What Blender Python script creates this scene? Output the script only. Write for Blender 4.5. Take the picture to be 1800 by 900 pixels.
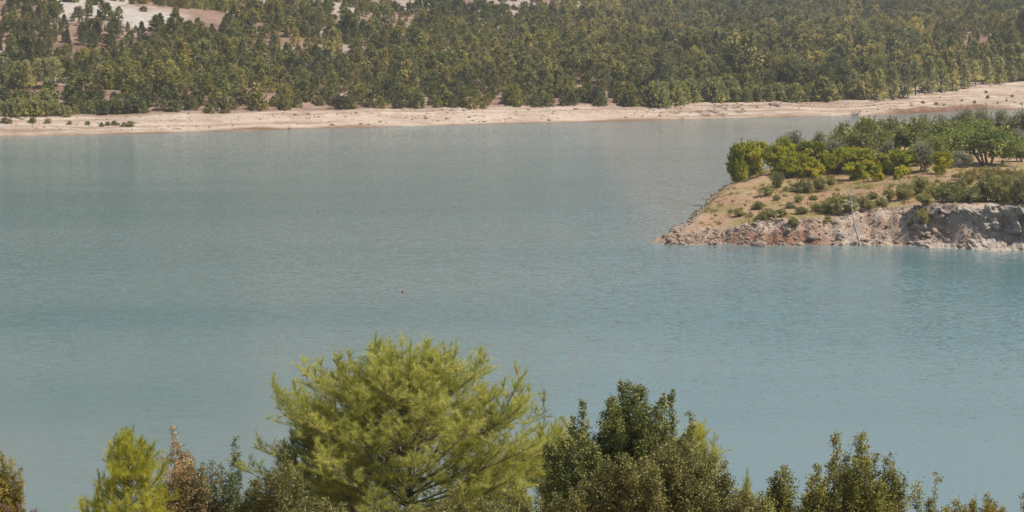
import bpy, bmesh, math, random
import numpy as np
from mathutils import Vector

# ------------------------------------------------------------------ camera, sky, sun, exposure
scene = bpy.context.scene
for o in list(bpy.data.objects):
    bpy.data.objects.remove(o)
COL = scene.collection

CAM = np.array([0.0, 0.0, 30.0]); FPX = 4060.0; HORIZON = -20.0     # photograph is 1800 x 900
PITCH = math.atan((450 - HORIZON) / FPX)
cam_data = bpy.data.cameras.new('camera')
cam_data.sensor_width = 36.0
cam_data.lens = 36.0 * FPX / 1800.0
cam_data.clip_start = 0.5
cam_data.clip_end = 6000.0
cam = bpy.data.objects.new('camera', cam_data)
COL.objects.link(cam)
cam.location = CAM
cam.rotation_euler = (math.radians(90) - PITCH, 0, 0)
scene.camera = cam

SUN_EL, SUN_AZ = math.radians(57), math.radians(-12)               # azimuth from +X towards +Y
sdir = Vector((math.cos(SUN_EL) * math.cos(SUN_AZ), math.cos(SUN_EL) * math.sin(SUN_AZ), math.sin(SUN_EL)))
world = bpy.data.worlds.new('World')
scene.world = world
world.use_nodes = True
wn = world.node_tree.nodes
wl = world.node_tree.links
bg = wn['Background']
sky = wn.new('ShaderNodeTexSky')
sky.sky_type = 'NISHITA'
sky.sun_disc = False
sky.sun_elevation = SUN_EL
sky.sun_rotation = math.atan2(sdir.x, sdir.y)
sky.altitude = 200
sky.dust_density = 1.2
sky.ozone_density = 1.0
wl.new(sky.outputs[0], bg.inputs[0])
bg.inputs[1].default_value = 0.10
sun_data = bpy.data.lights.new('sun', 'SUN')
sun_data.energy = 5.0
sun_data.angle = math.radians(0.55)
sun_data.color = (1.0, 0.94, 0.85)
sun = bpy.data.objects.new('sun', sun_data)
COL.objects.link(sun)
sun.rotation_euler = sdir.to_track_quat('Z', 'Y').to_euler()
sun.location = (60, -20, 90)
scene.view_settings.view_transform = 'Standard'
scene.view_settings.look = 'None'
scene.view_settings.exposure = 0.26
scene.view_settings.gamma = 1.0
scene.view_settings.use_curve_mapping = False
scene.cycles.max_bounces = 6
scene.cycles.transparent_max_bounces = 8
scene.cycles.volume_bounces = 0

# ------------------------------------------------------------------ small maths
def ray(px, py):
    a = (px - 900.0) / FPX; b = (450.0 - py) / FPX
    c, s = math.cos(PITCH), math.sin(PITCH)
    return np.array([a, c + b * s, -s + b * c])

def on_water(px, py):
    d = ray(px, py); t = -CAM[2] / d[2]
    return CAM + d * t

def project(P):
    P = np.atleast_2d(P) - CAM
    c, s = math.cos(PITCH), math.sin(PITCH)
    dep = P[:, 1] * c - P[:, 2] * s
    up = P[:, 1] * s + P[:, 2] * c
    return 900 + FPX * P[:, 0] / dep, 450 - FPX * up / dep

def hit(px, py, hf, d0, d1):
    d = ray(px, py)
    ts = np.linspace(d0, d1, 1600) / d[1]
    P = CAM + np.outer(ts, d)
    below = np.nonzero(P[:, 2] <= hf(P[:, 0], P[:, 1]))[0]
    i = below[0] if len(below) else len(ts) - 1
    x, y = P[i, 0], P[i, 1]
    return np.array([x, y, float(hf(np.array([x]), np.array([y]))[0])])

def _hash(ix, iy, iz, seed):
    h = (ix * 374761393 + iy * 668265263 + iz * 2147483647 + seed * 974634777) & 0xFFFFFFFF
    h = ((h ^ (h >> 13)) * 1274126177) & 0xFFFFFFFF
    h = (h ^ (h >> 16)) & 0xFFFFFFFF
    return h.astype(np.float64) / 4294967295.0

def vnoise(x, y, z=0.0, seed=0):
    x, y, z = np.broadcast_arrays(np.asarray(x, float), np.asarray(y, float), np.asarray(z, float))
    ix, iy, iz = np.floor(x).astype(np.int64), np.floor(y).astype(np.int64), np.floor(z).astype(np.int64)
    fx, fy, fz = x - ix, y - iy, z - iz
    fx = fx * fx * (3 - 2 * fx); fy = fy * fy * (3 - 2 * fy); fz = fz * fz * (3 - 2 * fz)
    r = 0
    flat = not fz.any()                                                  # plane noise needs only one layer
    for dx in (0, 1):
        for dy in (0, 1):
            for dz in ((0,) if flat else (0, 1)):
                w = (fx if dx else 1 - fx) * (fy if dy else 1 - fy) * (fz if dz else 1 - fz)
                r = r + w * _hash(ix + dx, iy + dy, iz + dz, seed)
    return r * 2 - 1

def fbm(x, y, z=0.0, oct=4, seed=0):
    r = 0; a = 1.0; f = 1.0
    for o in range(oct):
        r = r + a * vnoise(np.asarray(x) * f, np.asarray(y) * f, np.asarray(z) * f, seed + o * 17)
        a *= 0.5; f *= 2.03
    return r

def sstep(a, b, x):
    t = np.clip((np.asarray(x, float) - a) / (b - a), 0, 1)
    return t * t * (3 - 2 * t)

def unit(v):
    v = np.asarray(v, float)
    if v.ndim == 1: return v / (math.sqrt(v[0] * v[0] + v[1] * v[1] + v[2] * v[2]) + 1e-9)
    return v / (np.sqrt(np.einsum('...i,...i->...', v, v))[..., None] + 1e-9)

def cross(a, b):
    a = np.asarray(a, float); b = np.asarray(b, float)
    if a.ndim == 1 and b.ndim == 1:
        return np.array([a[1] * b[2] - a[2] * b[1], a[2] * b[0] - a[0] * b[2], a[0] * b[1] - a[1] * b[0]])
    return np.stack([a[..., 1] * b[..., 2] - a[..., 2] * b[..., 1], a[..., 2] * b[..., 0] - a[..., 0] * b[..., 2], a[..., 0] * b[..., 1] - a[..., 1] * b[..., 0]], -1)

# ------------------------------------------------------------------ mesh building
class Geo:
    """collects vertices and faces (3 or 4 corners) with one random number per face"""
    def __init__(self):
        self.V = []; self.T = []; self.Q = []; self.rt = []; self.rq = []; self.n = 0
    def add(self, V, F, r=None):
        V = np.asarray(V, float).reshape(-1, 3); F = np.asarray(F, np.int64)
        if r is None: r = np.zeros(len(F))
        r = np.broadcast_to(r, (len(F),))
        self.V.append(V)
        if F.shape[1] == 3: self.T.append(F + self.n); self.rt.append(r)
        else: self.Q.append(F + self.n); self.rq.append(r)
        self.n += len(V)
    def tube(self, P, R, sides=5, r=0.5):
        P = np.asarray(P, float); n = len(P); R = np.broadcast_to(np.asarray(R, float), (n,))
        T = unit(np.gradient(P, axis=0))
        ref = np.array([0.0, 0, 1]) if abs(T[:, 2]).mean() < 0.8 else np.array([1.0, 0, 0])
        A = unit(cross(T, ref)); B = cross(T, A)
        an = np.arange(sides) * 2 * math.pi / sides
        ring = P[:, None, :] + R[:, None, None] * (np.cos(an)[None, :, None] * A[:, None, :] + np.sin(an)[None, :, None] * B[:, None, :])
        i, k = np.meshgrid(np.arange(n - 1), np.arange(sides), indexing='ij')
        k2 = (k + 1) % sides
        F = np.stack([i * sides + k, i * sides + k2, (i + 1) * sides + k2, (i + 1) * sides + k], -1).reshape(-1, 4)
        self.add(ring.reshape(-1, 3), F, r)
        cap = np.vstack([P[-1:] + T[-1:] * R[-1]])
        V = np.vstack([ring[-1], cap]); kk = np.arange(sides)
        self.add(V, np.stack([kk, (kk + 1) % sides, np.full(sides, sides)], -1), r)
    def leaves(self, C, D, L, W, rng, r=None, N=None, nj=0.6):
        """one diamond per leaf: C stalk end, D direction of the blade, L length, W width"""
        C = np.asarray(C, float); n = len(C)
        if n == 0: return
        D = unit(D)
        N = unit(rng.normal(size=(n, 3))) if N is None else unit(unit(N) + rng.normal(0, nj, (n, 3)))   # which way the blade faces
        S = unit(cross(D, N))
        L = np.broadcast_to(L, (n,))[:, None]; W = np.broadcast_to(W, (n,))[:, None]
        V = np.stack([C, C + D * L * 0.45 + S * W * 0.5, C + D * L, C + D * L * 0.45 - S * W * 0.5], 1)
        F = np.arange(4 * n).reshape(n, 4)
        self.add(V.reshape(-1, 3), F, rng.random(n) if r is None else r)
    def needles(self, C, D, L, W, rng, r=None):
        C = np.asarray(C, float); n = len(C)
        D = unit(D); S = unit(cross(D, unit(rng.normal(size=(n, 3)))))
        L = np.broadcast_to(L, (n,))[:, None]
        V = np.stack([C + S * W * 0.5, C - S * W * 0.5, C + D * L], 1)
        self.add(V.reshape(-1, 3), np.arange(3 * n).reshape(n, 3), rng.random(n) if r is None else r)
    def mesh(self, name, mat, smooth=False):
        me = bpy.data.meshes.new(name)
        V = np.concatenate(self.V)
        T = np.concatenate(self.T) if self.T else np.zeros((0, 3), np.int64)
        Q = np.concatenate(self.Q) if self.Q else np.zeros((0, 4), np.int64)
        me.vertices.add(len(V)); me.vertices.foreach_set('co', V.astype(np.float32).ravel())
        loops = np.concatenate([T.ravel(), Q.ravel()]).astype(np.int32)
        me.loops.add(len(loops)); me.loops.foreach_set('vertex_index', loops)
        me.polygons.add(len(T) + len(Q))
        st = np.concatenate([np.arange(len(T)) * 3, len(T) * 3 + np.arange(len(Q)) * 4]).astype(np.int32)
        me.polygons.foreach_set('loop_start', st)
        me.update(calc_edges=True)
        at = me.attributes.new('rnd', 'FLOAT', 'FACE')
        at.data.foreach_set('value', np.concatenate(self.rt + self.rq).astype(np.float32))
        if smooth: me.polygons.foreach_set('use_smooth', np.ones(len(me.polygons), bool))
        me.materials.append(mat)
        me.validate()
        return me

def grid_mesh(name, X, Y, Z, mat, attrs=None, smooth=True):
    n, m = X.shape
    V = np.stack([X, Y, Z], -1).reshape(-1, 3)
    i, j = np.meshgrid(np.arange(n - 1), np.arange(m - 1), indexing='ij')
    F = np.stack([i * m + j, i * m + j + 1, (i + 1) * m + j + 1, (i + 1) * m + j], -1).reshape(-1, 4)
    g = Geo(); g.add(V, F)
    me = g.mesh(name, mat, smooth)
    for k, a in (attrs or {}).items():
        at = me.attributes.new(k, 'FLOAT', 'POINT')
        at.data.foreach_set('value', np.asarray(a, np.float32).ravel())
    return me

def link(name, data, parent=None, loc=None, rotz=0.0, scale=1.0):
    o = bpy.data.objects.new(name, data)
    COL.objects.link(o)
    if parent is not None: o.parent = parent
    if loc is not None: o.location = loc
    o.rotation_euler = (0, 0, rotz)
    o.scale = (scale,) * 3 if np.isscalar(scale) else scale
    return o

def tag(o, label=None, cat=None, group=None, kind=None):
    if label: o['label'] = label
    if cat: o['category'] = cat
    if group: o['group'] = group
    if kind: o['kind'] = kind
    return o

# ------------------------------------------------------------------ materials
def srgb(r, g, b):
    f = lambda c: (c / 255 / 12.92) if c <= 10 else ((c / 255 + 0.055) / 1.055) ** 2.4
    return (f(r), f(g), f(b), 1)

def new_mat(name):
    m = bpy.data.materials.new(name); m.use_nodes = True
    nt = m.node_tree
    return m, nt.nodes, nt.links, nt.nodes['Principled BSDF']

def ramp(n, stops):
    r = n.new('ShaderNodeValToRGB'); e = r.color_ramp.elements
    while len(e) < len(stops): e.new(0.5)
    for k, (p, c) in enumerate(stops):
        e[k].position = p; e[k].color = c if len(c) == 4 else (*c, 1)
    return r

def noise(n, l, scale, detail=4, rough=0.6, coord=None, dist=0.0):
    t = n.new('ShaderNodeTexNoise')
    t.inputs['Scale'].default_value = scale; t.inputs['Detail'].default_value = detail
    t.inputs['Roughness'].default_value = rough; t.inputs['Distortion'].default_value = dist
    if coord is not None: l.new(coord, t.inputs['Vector'])
    return t

def mixc(n, l, fac, a, b, mode='MIX'):
    m = n.new('ShaderNodeMix'); m.data_type = 'RGBA'; m.blend_type = mode
    for sock, v in ((m.inputs[0], fac), (m.inputs[6], a), (m.inputs[7], b)):
        if isinstance(v, (int, float)): sock.default_value = v
        elif isinstance(v, tuple): sock.default_value = v if len(v) == 4 else (*v, 1)
        else: l.new(v, sock)
    return m.outputs[2]

def attr(n, name):
    a = n.new('ShaderNodeAttribute'); a.attribute_name = name
    return a.outputs['Fac']

def leaf_mat(name, stops, trans=0.35, rough=0.55, obj_var=0.25, patch=1.2, stand=0.0):
    m, n, l, p = new_mat(name)
    r = ramp(n, stops); l.new(attr(n, 'rnd'), r.inputs[0])
    tc = n.new('ShaderNodeTexCoord')
    ns = noise(n, l, patch, 2, 0.5, tc.outputs['Object'])
    br = ramp(n, [(0.3, (0.72, 0.74, 0.7)), (0.7, (1.22, 1.18, 1.1))]); l.new(ns.outputs[0], br.inputs[0])
    c = mixc(n, l, 1.0, r.outputs[0], br.outputs[0], 'MULTIPLY')
    oi = n.new('ShaderNodeObjectInfo')
    ov = ramp(n, [(0.0, (1 - obj_var, 1 - obj_var * 0.9, 1 - obj_var * 0.7)), (0.5, (1, 1, 1)), (1.0, (1 + obj_var, 1 + obj_var * 0.7, 1))])
    l.new(oi.outputs['Random'], ov.inputs[0])
    c = mixc(n, l, 1.0, c, ov.outputs[0], 'MULTIPLY')
    if stand:                                                            # stands of older and younger trees differ in tone
        g = n.new('ShaderNodeNewGeometry')
        sv = ramp(n, [(0.36, (0.66, 0.74, 0.70)), (0.5, (1, 1, 1)), (0.64, (1.20, 1.20, 1.15))]); l.new(noise(n, l, stand, 4, 0.6, g.outputs['Position']).outputs[0], sv.inputs[0])
        c = mixc(n, l, 1.0, c, sv.outputs[0], 'MULTIPLY')
    l.new(c, p.inputs['Base Color'])
    p.inputs['Roughness'].default_value = rough
    p.inputs['Specular IOR Level'].default_value = 0.3
    tr = n.new('ShaderNodeBsdfTranslucent'); l.new(c, tr.inputs[0])
    mx = n.new('ShaderNodeMixShader'); mx.inputs[0].default_value = trans
    l.new(p.outputs[0], mx.inputs[1]); l.new(tr.outputs[0], mx.inputs[2])
    l.new(mx.outputs[0], n['Material Output'].inputs[0])
    return m

def bark_mat(name, a, b, scale=9):
    m, n, l, p = new_mat(name)
    tc = n.new('ShaderNodeTexCoord')
    ns = noise(n, l, scale, 5, 0.65, tc.outputs['Object'])
    r = ramp(n, [(0.3, a), (0.7, b)]); l.new(ns.outputs[0], r.inputs[0])
    l.new(r.outputs[0], p.inputs['Base Color']); p.inputs['Roughness'].default_value = 0.9
    bp = n.new('ShaderNodeBump'); bp.inputs['Strength'].default_value = 0.5; bp.inputs['Distance'].default_value = 0.02
    l.new(ns.outputs[0], bp.inputs['Height']); l.new(bp.outputs[0], p.inputs['Normal'])
    return m

M = {}
M['needle'] = leaf_mat('pine_needles', [(0, (0.26, 0.29, 0.065)), (0.45, (0.50, 0.51, 0.115)), (0.8, (0.68, 0.65, 0.19)), (1, (0.70, 0.62, 0.27))], 0.48, 0.5, 0.05, 1.0)
M['needle_dark'] = leaf_mat('green_pine_needles', [(0, (0.173, 0.211, 0.057)), (0.5, (0.300, 0.328, 0.087)), (1, (0.506, 0.464, 0.144))], 0.4, 0.5, 0.05, 1.0)
M['needle_bright'] = leaf_mat('young_pine_needles', [(0, (0.338, 0.358, 0.046)), (0.5, (0.558, 0.538, 0.067)), (0.85, (0.680, 0.680, 0.112)), (1, (0.680, 0.538, 0.182))], 0.5, 0.5, 0.05, 1.5)
M['oak'] = leaf_mat('oak_leaves', [(0, (0.109, 0.131, 0.039)), (0.5, (0.216, 0.236, 0.063)), (0.85, (0.398, 0.375, 0.113)), (1, (0.680, 0.522, 0.192))], 0.25, 0.45, 0.05, 1.6)
M['oak_brown'] = leaf_mat('olive_brown_oak_leaves', [(0, (0.134, 0.134, 0.044)), (0.5, (0.255, 0.242, 0.077)), (0.85, (0.411, 0.362, 0.134)), (1, (0.604, 0.411, 0.193))], 0.3, 0.5, 0.05, 1.6)
M['oak_right'] = leaf_mat('grey_green_oak_leaves', [(0, (0.133, 0.147, 0.040)), (0.5, (0.278, 0.278, 0.076)), (0.85, (0.468, 0.423, 0.133)), (1, (0.680, 0.526, 0.204))], 0.3, 0.5, 0.05, 1.6)
M['rust'] = leaf_mat('rusty_leaves', [(0, (0.109, 0.156, 0.061)), (0.45, (0.217, 0.260, 0.110)), (0.6, (0.436, 0.312, 0.151)), (0.8, (0.651, 0.338, 0.164)), (1, (0.680, 0.574, 0.326))], 0.35, 0.5, 0.05, 1.8)
M['golden'] = leaf_mat('golden_shrub_leaves', [(0, (0.182, 0.183, 0.041)), (0.5, (0.365, 0.311, 0.065)), (0.8, (0.546, 0.383, 0.097)), (1, (0.607, 0.402, 0.130))], 0.35, 0.6, 0.05, 2)
M['pink_dry'] = leaf_mat('dry_pink_twigs', [(0, (0.16, 0.08, 0.06)), (0.6, (0.28, 0.16, 0.13)), (1, (0.36, 0.26, 0.22))], 0.2, 0.7, 0.05, 2)
M['fig'] = leaf_mat('fig_leaves', [(0, (0.145, 0.209, 0.051)), (0.5, (0.292, 0.344, 0.073)), (0.85, (0.551, 0.519, 0.147)), (1, (0.660, 0.660, 0.297))], 0.42, 0.45, 0.12, 0.35)
M['fig_pale'] = leaf_mat('pale_fig_leaves', [(0, (0.151, 0.193, 0.046)), (0.5, (0.302, 0.319, 0.084)), (0.85, (0.504, 0.463, 0.157)), (1, (0.660, 0.637, 0.296))], 0.42, 0.45, 0.12, 0.35)
M['pome'] = leaf_mat('yellow_green_leaves', [(0, (0.215, 0.272, 0.021)), (0.45, (0.406, 0.435, 0.033)), (0.8, (0.670, 0.565, 0.044)), (1, (0.680, 0.608, 0.070))], 0.5, 0.5, 0.22, 0.5)
M['olive'] = leaf_mat('olive_leaves', [(0, (0.172, 0.178, 0.101)), (0.5, (0.282, 0.282, 0.172)), (0.85, (0.403, 0.403, 0.262)), (1, (0.605, 0.605, 0.444))], 0.38, 0.5, 0.15, 0.6)
M['shrub'] = leaf_mat('shrub_leaves', [(0, (0.208, 0.229, 0.077)), (0.5, (0.370, 0.358, 0.129)), (0.85, (0.561, 0.485, 0.209)), (1, (0.680, 0.639, 0.339))], 0.42, 0.55, 0.25, 0.8)
M['weed'] = leaf_mat('dry_weeds', [(0, (0.182, 0.169, 0.046)), (0.5, (0.325, 0.273, 0.078)), (0.85, (0.468, 0.364, 0.130)), (1, (0.546, 0.442, 0.208))], 0.4, 0.6, 0.2, 0.8)
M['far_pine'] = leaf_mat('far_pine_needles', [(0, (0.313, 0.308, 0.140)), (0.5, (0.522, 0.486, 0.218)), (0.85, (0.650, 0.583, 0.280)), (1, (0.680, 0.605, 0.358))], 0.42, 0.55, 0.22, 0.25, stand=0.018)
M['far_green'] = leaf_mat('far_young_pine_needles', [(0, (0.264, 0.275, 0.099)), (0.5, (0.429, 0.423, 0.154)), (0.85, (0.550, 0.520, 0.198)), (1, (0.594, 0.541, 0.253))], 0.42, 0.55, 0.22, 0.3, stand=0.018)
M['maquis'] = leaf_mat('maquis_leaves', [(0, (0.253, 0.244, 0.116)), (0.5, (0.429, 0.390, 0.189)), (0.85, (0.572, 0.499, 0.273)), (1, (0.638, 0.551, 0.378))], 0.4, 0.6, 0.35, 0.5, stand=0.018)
M['bark'] = bark_mat('bark', (0.10, 0.075, 0.055), (0.24, 0.19, 0.15))
M['bark_far'] = bark_mat('far_bark', (0.05, 0.036, 0.028), (0.12, 0.085, 0.06), 3)
M['bark_grey'] = bark_mat('grey_bark', (0.12, 0.10, 0.085), (0.28, 0.23, 0.19), 5)
M['dead'] = bark_mat('dead_wood', (0.36, 0.31, 0.27), (0.62, 0.56, 0.51), 6)
M['brush'] = bark_mat('dead_brush', (0.20, 0.15, 0.12), (0.42, 0.34, 0.29), 4)

def far_ground_mat():
    m, n, l, p = new_mat('hillside_ground')
    g = n.new('ShaderNodeNewGeometry'); pos = g.outputs['Position']
    mp = n.new('ShaderNodeMapping'); mp.inputs['Scale'].default_value = (1, 1, 3.0); l.new(pos, mp.inputs[0])
    soil = ramp(n, [(0.3, (0.20, 0.105, 0.065)), (0.5, (0.30, 0.185, 0.125)), (0.72, (0.42, 0.31, 0.23))])
    l.new(noise(n, l, 0.06, 6, 0.65, pos).outputs[0], soil.inputs[0])
    sand = ramp(n, [(0.28, (0.35, 0.24, 0.165)), (0.45, (0.49, 0.365, 0.265)), (0.60, (0.58, 0.455, 0.35)), (0.78, (0.66, 0.565, 0.475))])
    l.new(noise(n, l, 0.16, 8, 0.7, mp.outputs[0]).outputs[0], sand.inputs[0])
    scree = ramp(n, [(0.3, (0.36, 0.29, 0.23)), (0.6, (0.58, 0.51, 0.44))])
    l.new(noise(n, l, 0.35, 6, 0.7, pos).outputs[0], scree.inputs[0])
    c = mixc(n, l, attr(n, 'beach'), soil.outputs[0], sand.outputs[0])
    bn = ramp(n, [(0.15, (0.70, 0.64, 0.58)), (0.5, (1, 1, 1)), (0.85, (1.12, 1.12, 1.12))]); l.new(attr(n, 'band'), bn.inputs[0])
    c = mixc(n, l, 1.0, c, bn.outputs[0], 'MULTIPLY')
    c = mixc(n, l, attr(n, 'scree'), c, scree.outputs[0])
    redn = ramp(n, [(0.35, (0.17, 0.085, 0.05)), (0.7, (0.36, 0.21, 0.13))]); l.new(noise(n, l, 0.5, 6, 0.7, pos).outputs[0], redn.inputs[0])
    c = mixc(n, l, attr(n, 'red'), c, redn.outputs[0])
    spk = ramp(n, [(0.30, (0.50, 0.46, 0.40)), (0.42, (1, 1, 1))]); l.new(noise(n, l, 1.1, 5, 0.7, mp.outputs[0]).outputs[0], spk.inputs[0])
    c = mixc(n, l, 0.8, c, spk.outputs[0], 'MULTIPLY')
    wet = ramp(n, [(0.0, (1, 1, 1)), (1.0, (0.62, 0.52, 0.42))]); l.new(attr(n, 'wet'), wet.inputs[0])
    c = mixc(n, l, 1.0, c, wet.outputs[0], 'MULTIPLY')
    l.new(c, p.inputs['Base Color']); p.inputs['Roughness'].default_value = 0.95
    bp = n.new('ShaderNodeBump'); bp.inputs['Strength'].default_value = 1.0; bp.inputs['Distance'].default_value = 0.9
    l.new(noise(n, l, 0.5, 8, 0.75, mp.outputs[0]).outputs[0], bp.inputs['Height']); l.new(bp.outputs[0], p.inputs['Normal'])
    return m

def peninsula_mat():
    m, n, l, p = new_mat('peninsula_ground')
    g = n.new('ShaderNodeNewGeometry'); pos = g.outputs['Position']
    soil = ramp(n, [(0.3, (0.33, 0.185, 0.10)), (0.5, (0.40, 0.245, 0.14)), (0.7, (0.47, 0.33, 0.21))])
    l.new(noise(n, l, 0.14, 7, 0.7, pos).outputs[0], soil.inputs[0])
    grass = ramp(n, [(0.3, (0.22, 0.17, 0.055)), (0.7, (0.36, 0.28, 0.10))]); l.new(noise(n, l, 0.9, 6, 0.7, pos).outputs[0], grass.inputs[0])
    gm = ramp(n, [(0.46, (0, 0, 0)), (0.60, (1, 1, 1))]); l.new(noise(n, l, 0.10, 6, 0.65, pos, 0.5).outputs[0], gm.inputs[0])
    c = mixc(n, l, gm.outputs[0], soil.outputs[0], grass.outputs[0])
    gr = ramp(n, [(0.36, (0.62, 0.58, 0.52)), (0.52, (1, 1, 1)), (0.75, (1.15, 1.12, 1.1))]); l.new(noise(n, l, 2.4, 6, 0.8, pos).outputs[0], gr.inputs[0])
    c = mixc(n, l, 1.0, c, gr.outputs[0], 'MULTIPLY')
    bank = ramp(n, [(0.28, (0.16, 0.10, 0.068)), (0.42, (0.32, 0.225, 0.16)), (0.58, (0.45, 0.35, 0.265)), (0.78, (0.58, 0.48, 0.39))])
    l.new(noise(n, l, 0.8, 8, 0.78, pos).outputs[0], bank.inputs[0])
    redb = ramp(n, [(0.32, (0.13, 0.06, 0.035)), (0.55, (0.27, 0.135, 0.08)), (0.75, (0.42, 0.25, 0.165))])
    l.new(noise(n, l, 1.0, 8, 0.75, pos).outputs[0], redb.inputs[0])
    b = mixc(n, l, attr(n, 'red'), bank.outputs[0], redb.outputs[0])
    c = mixc(n, l, attr(n, 'bank'), c, b)
    l.new(c, p.inputs['Base Color']); p.inputs['Roughness'].default_value = 0.95
    bp = n.new('ShaderNodeBump'); bp.inputs['Strength'].default_value = 0.8; bp.inputs['Distance'].default_value = 0.25
    l.new(noise(n, l, 1.3, 9, 0.75, pos).outputs[0], bp.inputs['Height']); l.new(bp.outputs[0], p.inputs['Normal'])
    return m

def rock_mat(name, stops, scale=0.7):
    m, n, l, p = new_mat(name)
    g = n.new('ShaderNodeNewGeometry'); pos = g.outputs['Position']
    mp = n.new('ShaderNodeMapping'); mp.inputs['Scale'].default_value = (1, 1, 2.2); mp.inputs['Rotation'].default_value = (0, 0.25, 0); l.new(pos, mp.inputs[0])
    r = ramp(n, stops); l.new(noise(n, l, scale, 9, 0.75, mp.outputs[0], 0.3).outputs[0], r.inputs[0])
    vo = n.new('ShaderNodeTexVoronoi'); vo.feature = 'DISTANCE_TO_EDGE'; vo.inputs['Scale'].default_value = scale * 1.4
    wp = n.new('ShaderNodeMix'); wp.data_type = 'VECTOR'; wp.inputs[0].default_value = 0.22
    nv = noise(n, l, scale * 2, 4, 0.6, mp.outputs[0]); l.new(mp.outputs[0], wp.inputs[4]); l.new(nv.outputs['Color'], wp.inputs[5]); l.new(wp.outputs[1], vo.inputs['Vector'])
    ck = ramp(n, [(0.0, (0.45, 0.40, 0.36)), (0.06, (1, 1, 1))]); l.new(vo.outputs['Distance'], ck.inputs[0])
    oi = n.new('ShaderNodeAttribute'); oi.attribute_name = 'rnd'
    v = ramp(n, [(0, (0.8, 0.78, 0.75)), (1, (1.15, 1.12, 1.1))]); l.new(oi.outputs['Fac'], v.inputs[0])
    l.new(mixc(n, l, 1.0, mixc(n, l, 1.0, r.outputs[0], ck.outputs[0], 'MULTIPLY'), v.outputs[0], 'MULTIPLY'), p.inputs['Base Color'])
    p.inputs['Roughness'].default_value = 0.92
    bp = n.new('ShaderNodeBump'); bp.inputs['Strength'].default_value = 1.0; bp.inputs['Distance'].default_value = 0.2
    l.new(noise(n, l, scale * 3, 9, 0.75, mp.outputs[0]).outputs[0], bp.inputs['Height']); l.new(bp.outputs[0], p.inputs['Normal'])
    return m

def water_mat():
    m, n, l, p = new_mat('lake_water')
    g = n.new('ShaderNodeNewGeometry'); pos = g.outputs['Position']
    # turbid turquoise body, greener and paler over the shallows; near water has sky reflection painted in
    mb = n.new('ShaderNodeMapping'); mb.inputs['Scale'].default_value = (0.006, 0.022, 1); mb.inputs['Rotation'].default_value = (0, 0, 0.12); l.new(pos, mb.inputs[0])
    big = noise(n, l, 1.0, 4, 0.5, mb.outputs[0], 0.6)                  # drifting plumes of silt
    deep = ramp(n, [(0.36, (0.079, 0.164, 0.172)), (0.64, (0.115, 0.192, 0.193))]); l.new(big.outputs[0], deep.inputs[0])
    c = mixc(n, l, attr(n, 'shallow_and_sky'), deep.outputs[0], (0.205, 0.222, 0.200))
    l.new(c, p.inputs['Base Color'])
    p.inputs['Roughness'].default_value = 0.10
    p.inputs['IOR'].default_value = 1.33
    p.inputs['Specular IOR Level'].default_value = 0.22
    # wind ripples as surface slopes: long and short wave trains, weaker inside the calm patches
    def slopes(sx, sy, rot, det, k):
        mp = n.new('ShaderNodeMapping'); mp.inputs['Rotation'].default_value = (0, 0, rot); mp.inputs['Scale'].default_value = (sx, sy, 1)
        l.new(pos, mp.inputs[0]); t = noise(n, l, 1.0, det, 0.6, mp.outputs[0], 0.3)
        v = n.new('ShaderNodeVectorMath'); v.operation = 'SUBTRACT'; l.new(t.outputs['Color'], v.inputs[0]); v.inputs[1].default_value = (0.5, 0.5, 0.5)
        w = n.new('ShaderNodeVectorMath'); w.operation = 'MULTIPLY'; l.new(v.outputs[0], w.inputs[0]); w.inputs[1].default_value = (k, k, 0)
        return w.outputs[0]
    a = slopes(0.70, 2.2, 0.10, 2, 0.30); b = slopes(2.4, 5.0, -0.2, 2, 0.62)
    ad = n.new('ShaderNodeVectorMath'); ad.operation = 'ADD'; l.new(a, ad.inputs[0]); l.new(b, ad.inputs[1])
    mpw = n.new('ShaderNodeMapping'); mpw.inputs['Scale'].default_value = (0.006, 0.026, 1); mpw.inputs['Rotation'].default_value = (0, 0, 0.25); l.new(pos, mpw.inputs[0])
    wind = noise(n, l, 1.0, 4, 0.55, mpw.outputs[0], 0.4)
    wr = ramp(n, [(0.25, (0.4,) * 3), (0.70, (1.05,) * 3)]); l.new(wind.outputs[0], wr.inputs[0])
    st = n.new('ShaderNodeMath'); st.operation = 'MULTIPLY'; l.new(wr.outputs[0], st.inputs[0]); l.new(attr(n, 'wind'), st.inputs[1])
    sc = n.new('ShaderNodeVectorMath'); sc.operation = 'SCALE'; l.new(ad.outputs[0], sc.inputs[0]); l.new(st.outputs[0], sc.inputs['Scale'])
    up = n.new('ShaderNodeVectorMath'); up.operation = 'ADD'; l.new(sc.outputs[0], up.inputs[0]); up.inputs[1].default_value = (0, 0, 1)
    nz = n.new('ShaderNodeVectorMath'); nz.operation = 'NORMALIZE'; l.new(up.outputs[0], nz.inputs[0])
    l.new(nz.outputs[0], p.inputs['Normal'])
    return m

def near_ground_mat():
    m, n, l, p = new_mat('near_bank_ground')
    g = n.new('ShaderNodeNewGeometry'); pos = g.outputs['Position']
    r = ramp(n, [(0.3, (0.14, 0.10, 0.05)), (0.5, (0.24, 0.17, 0.09)), (0.7, (0.36, 0.29, 0.18))]); l.new(noise(n, l, 0.6, 8, 0.7, pos).outputs[0], r.inputs[0])
    l.new(r.outputs[0], p.inputs['Base Color']); p.inputs['Roughness'].default_value = 0.95
    return m

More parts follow.
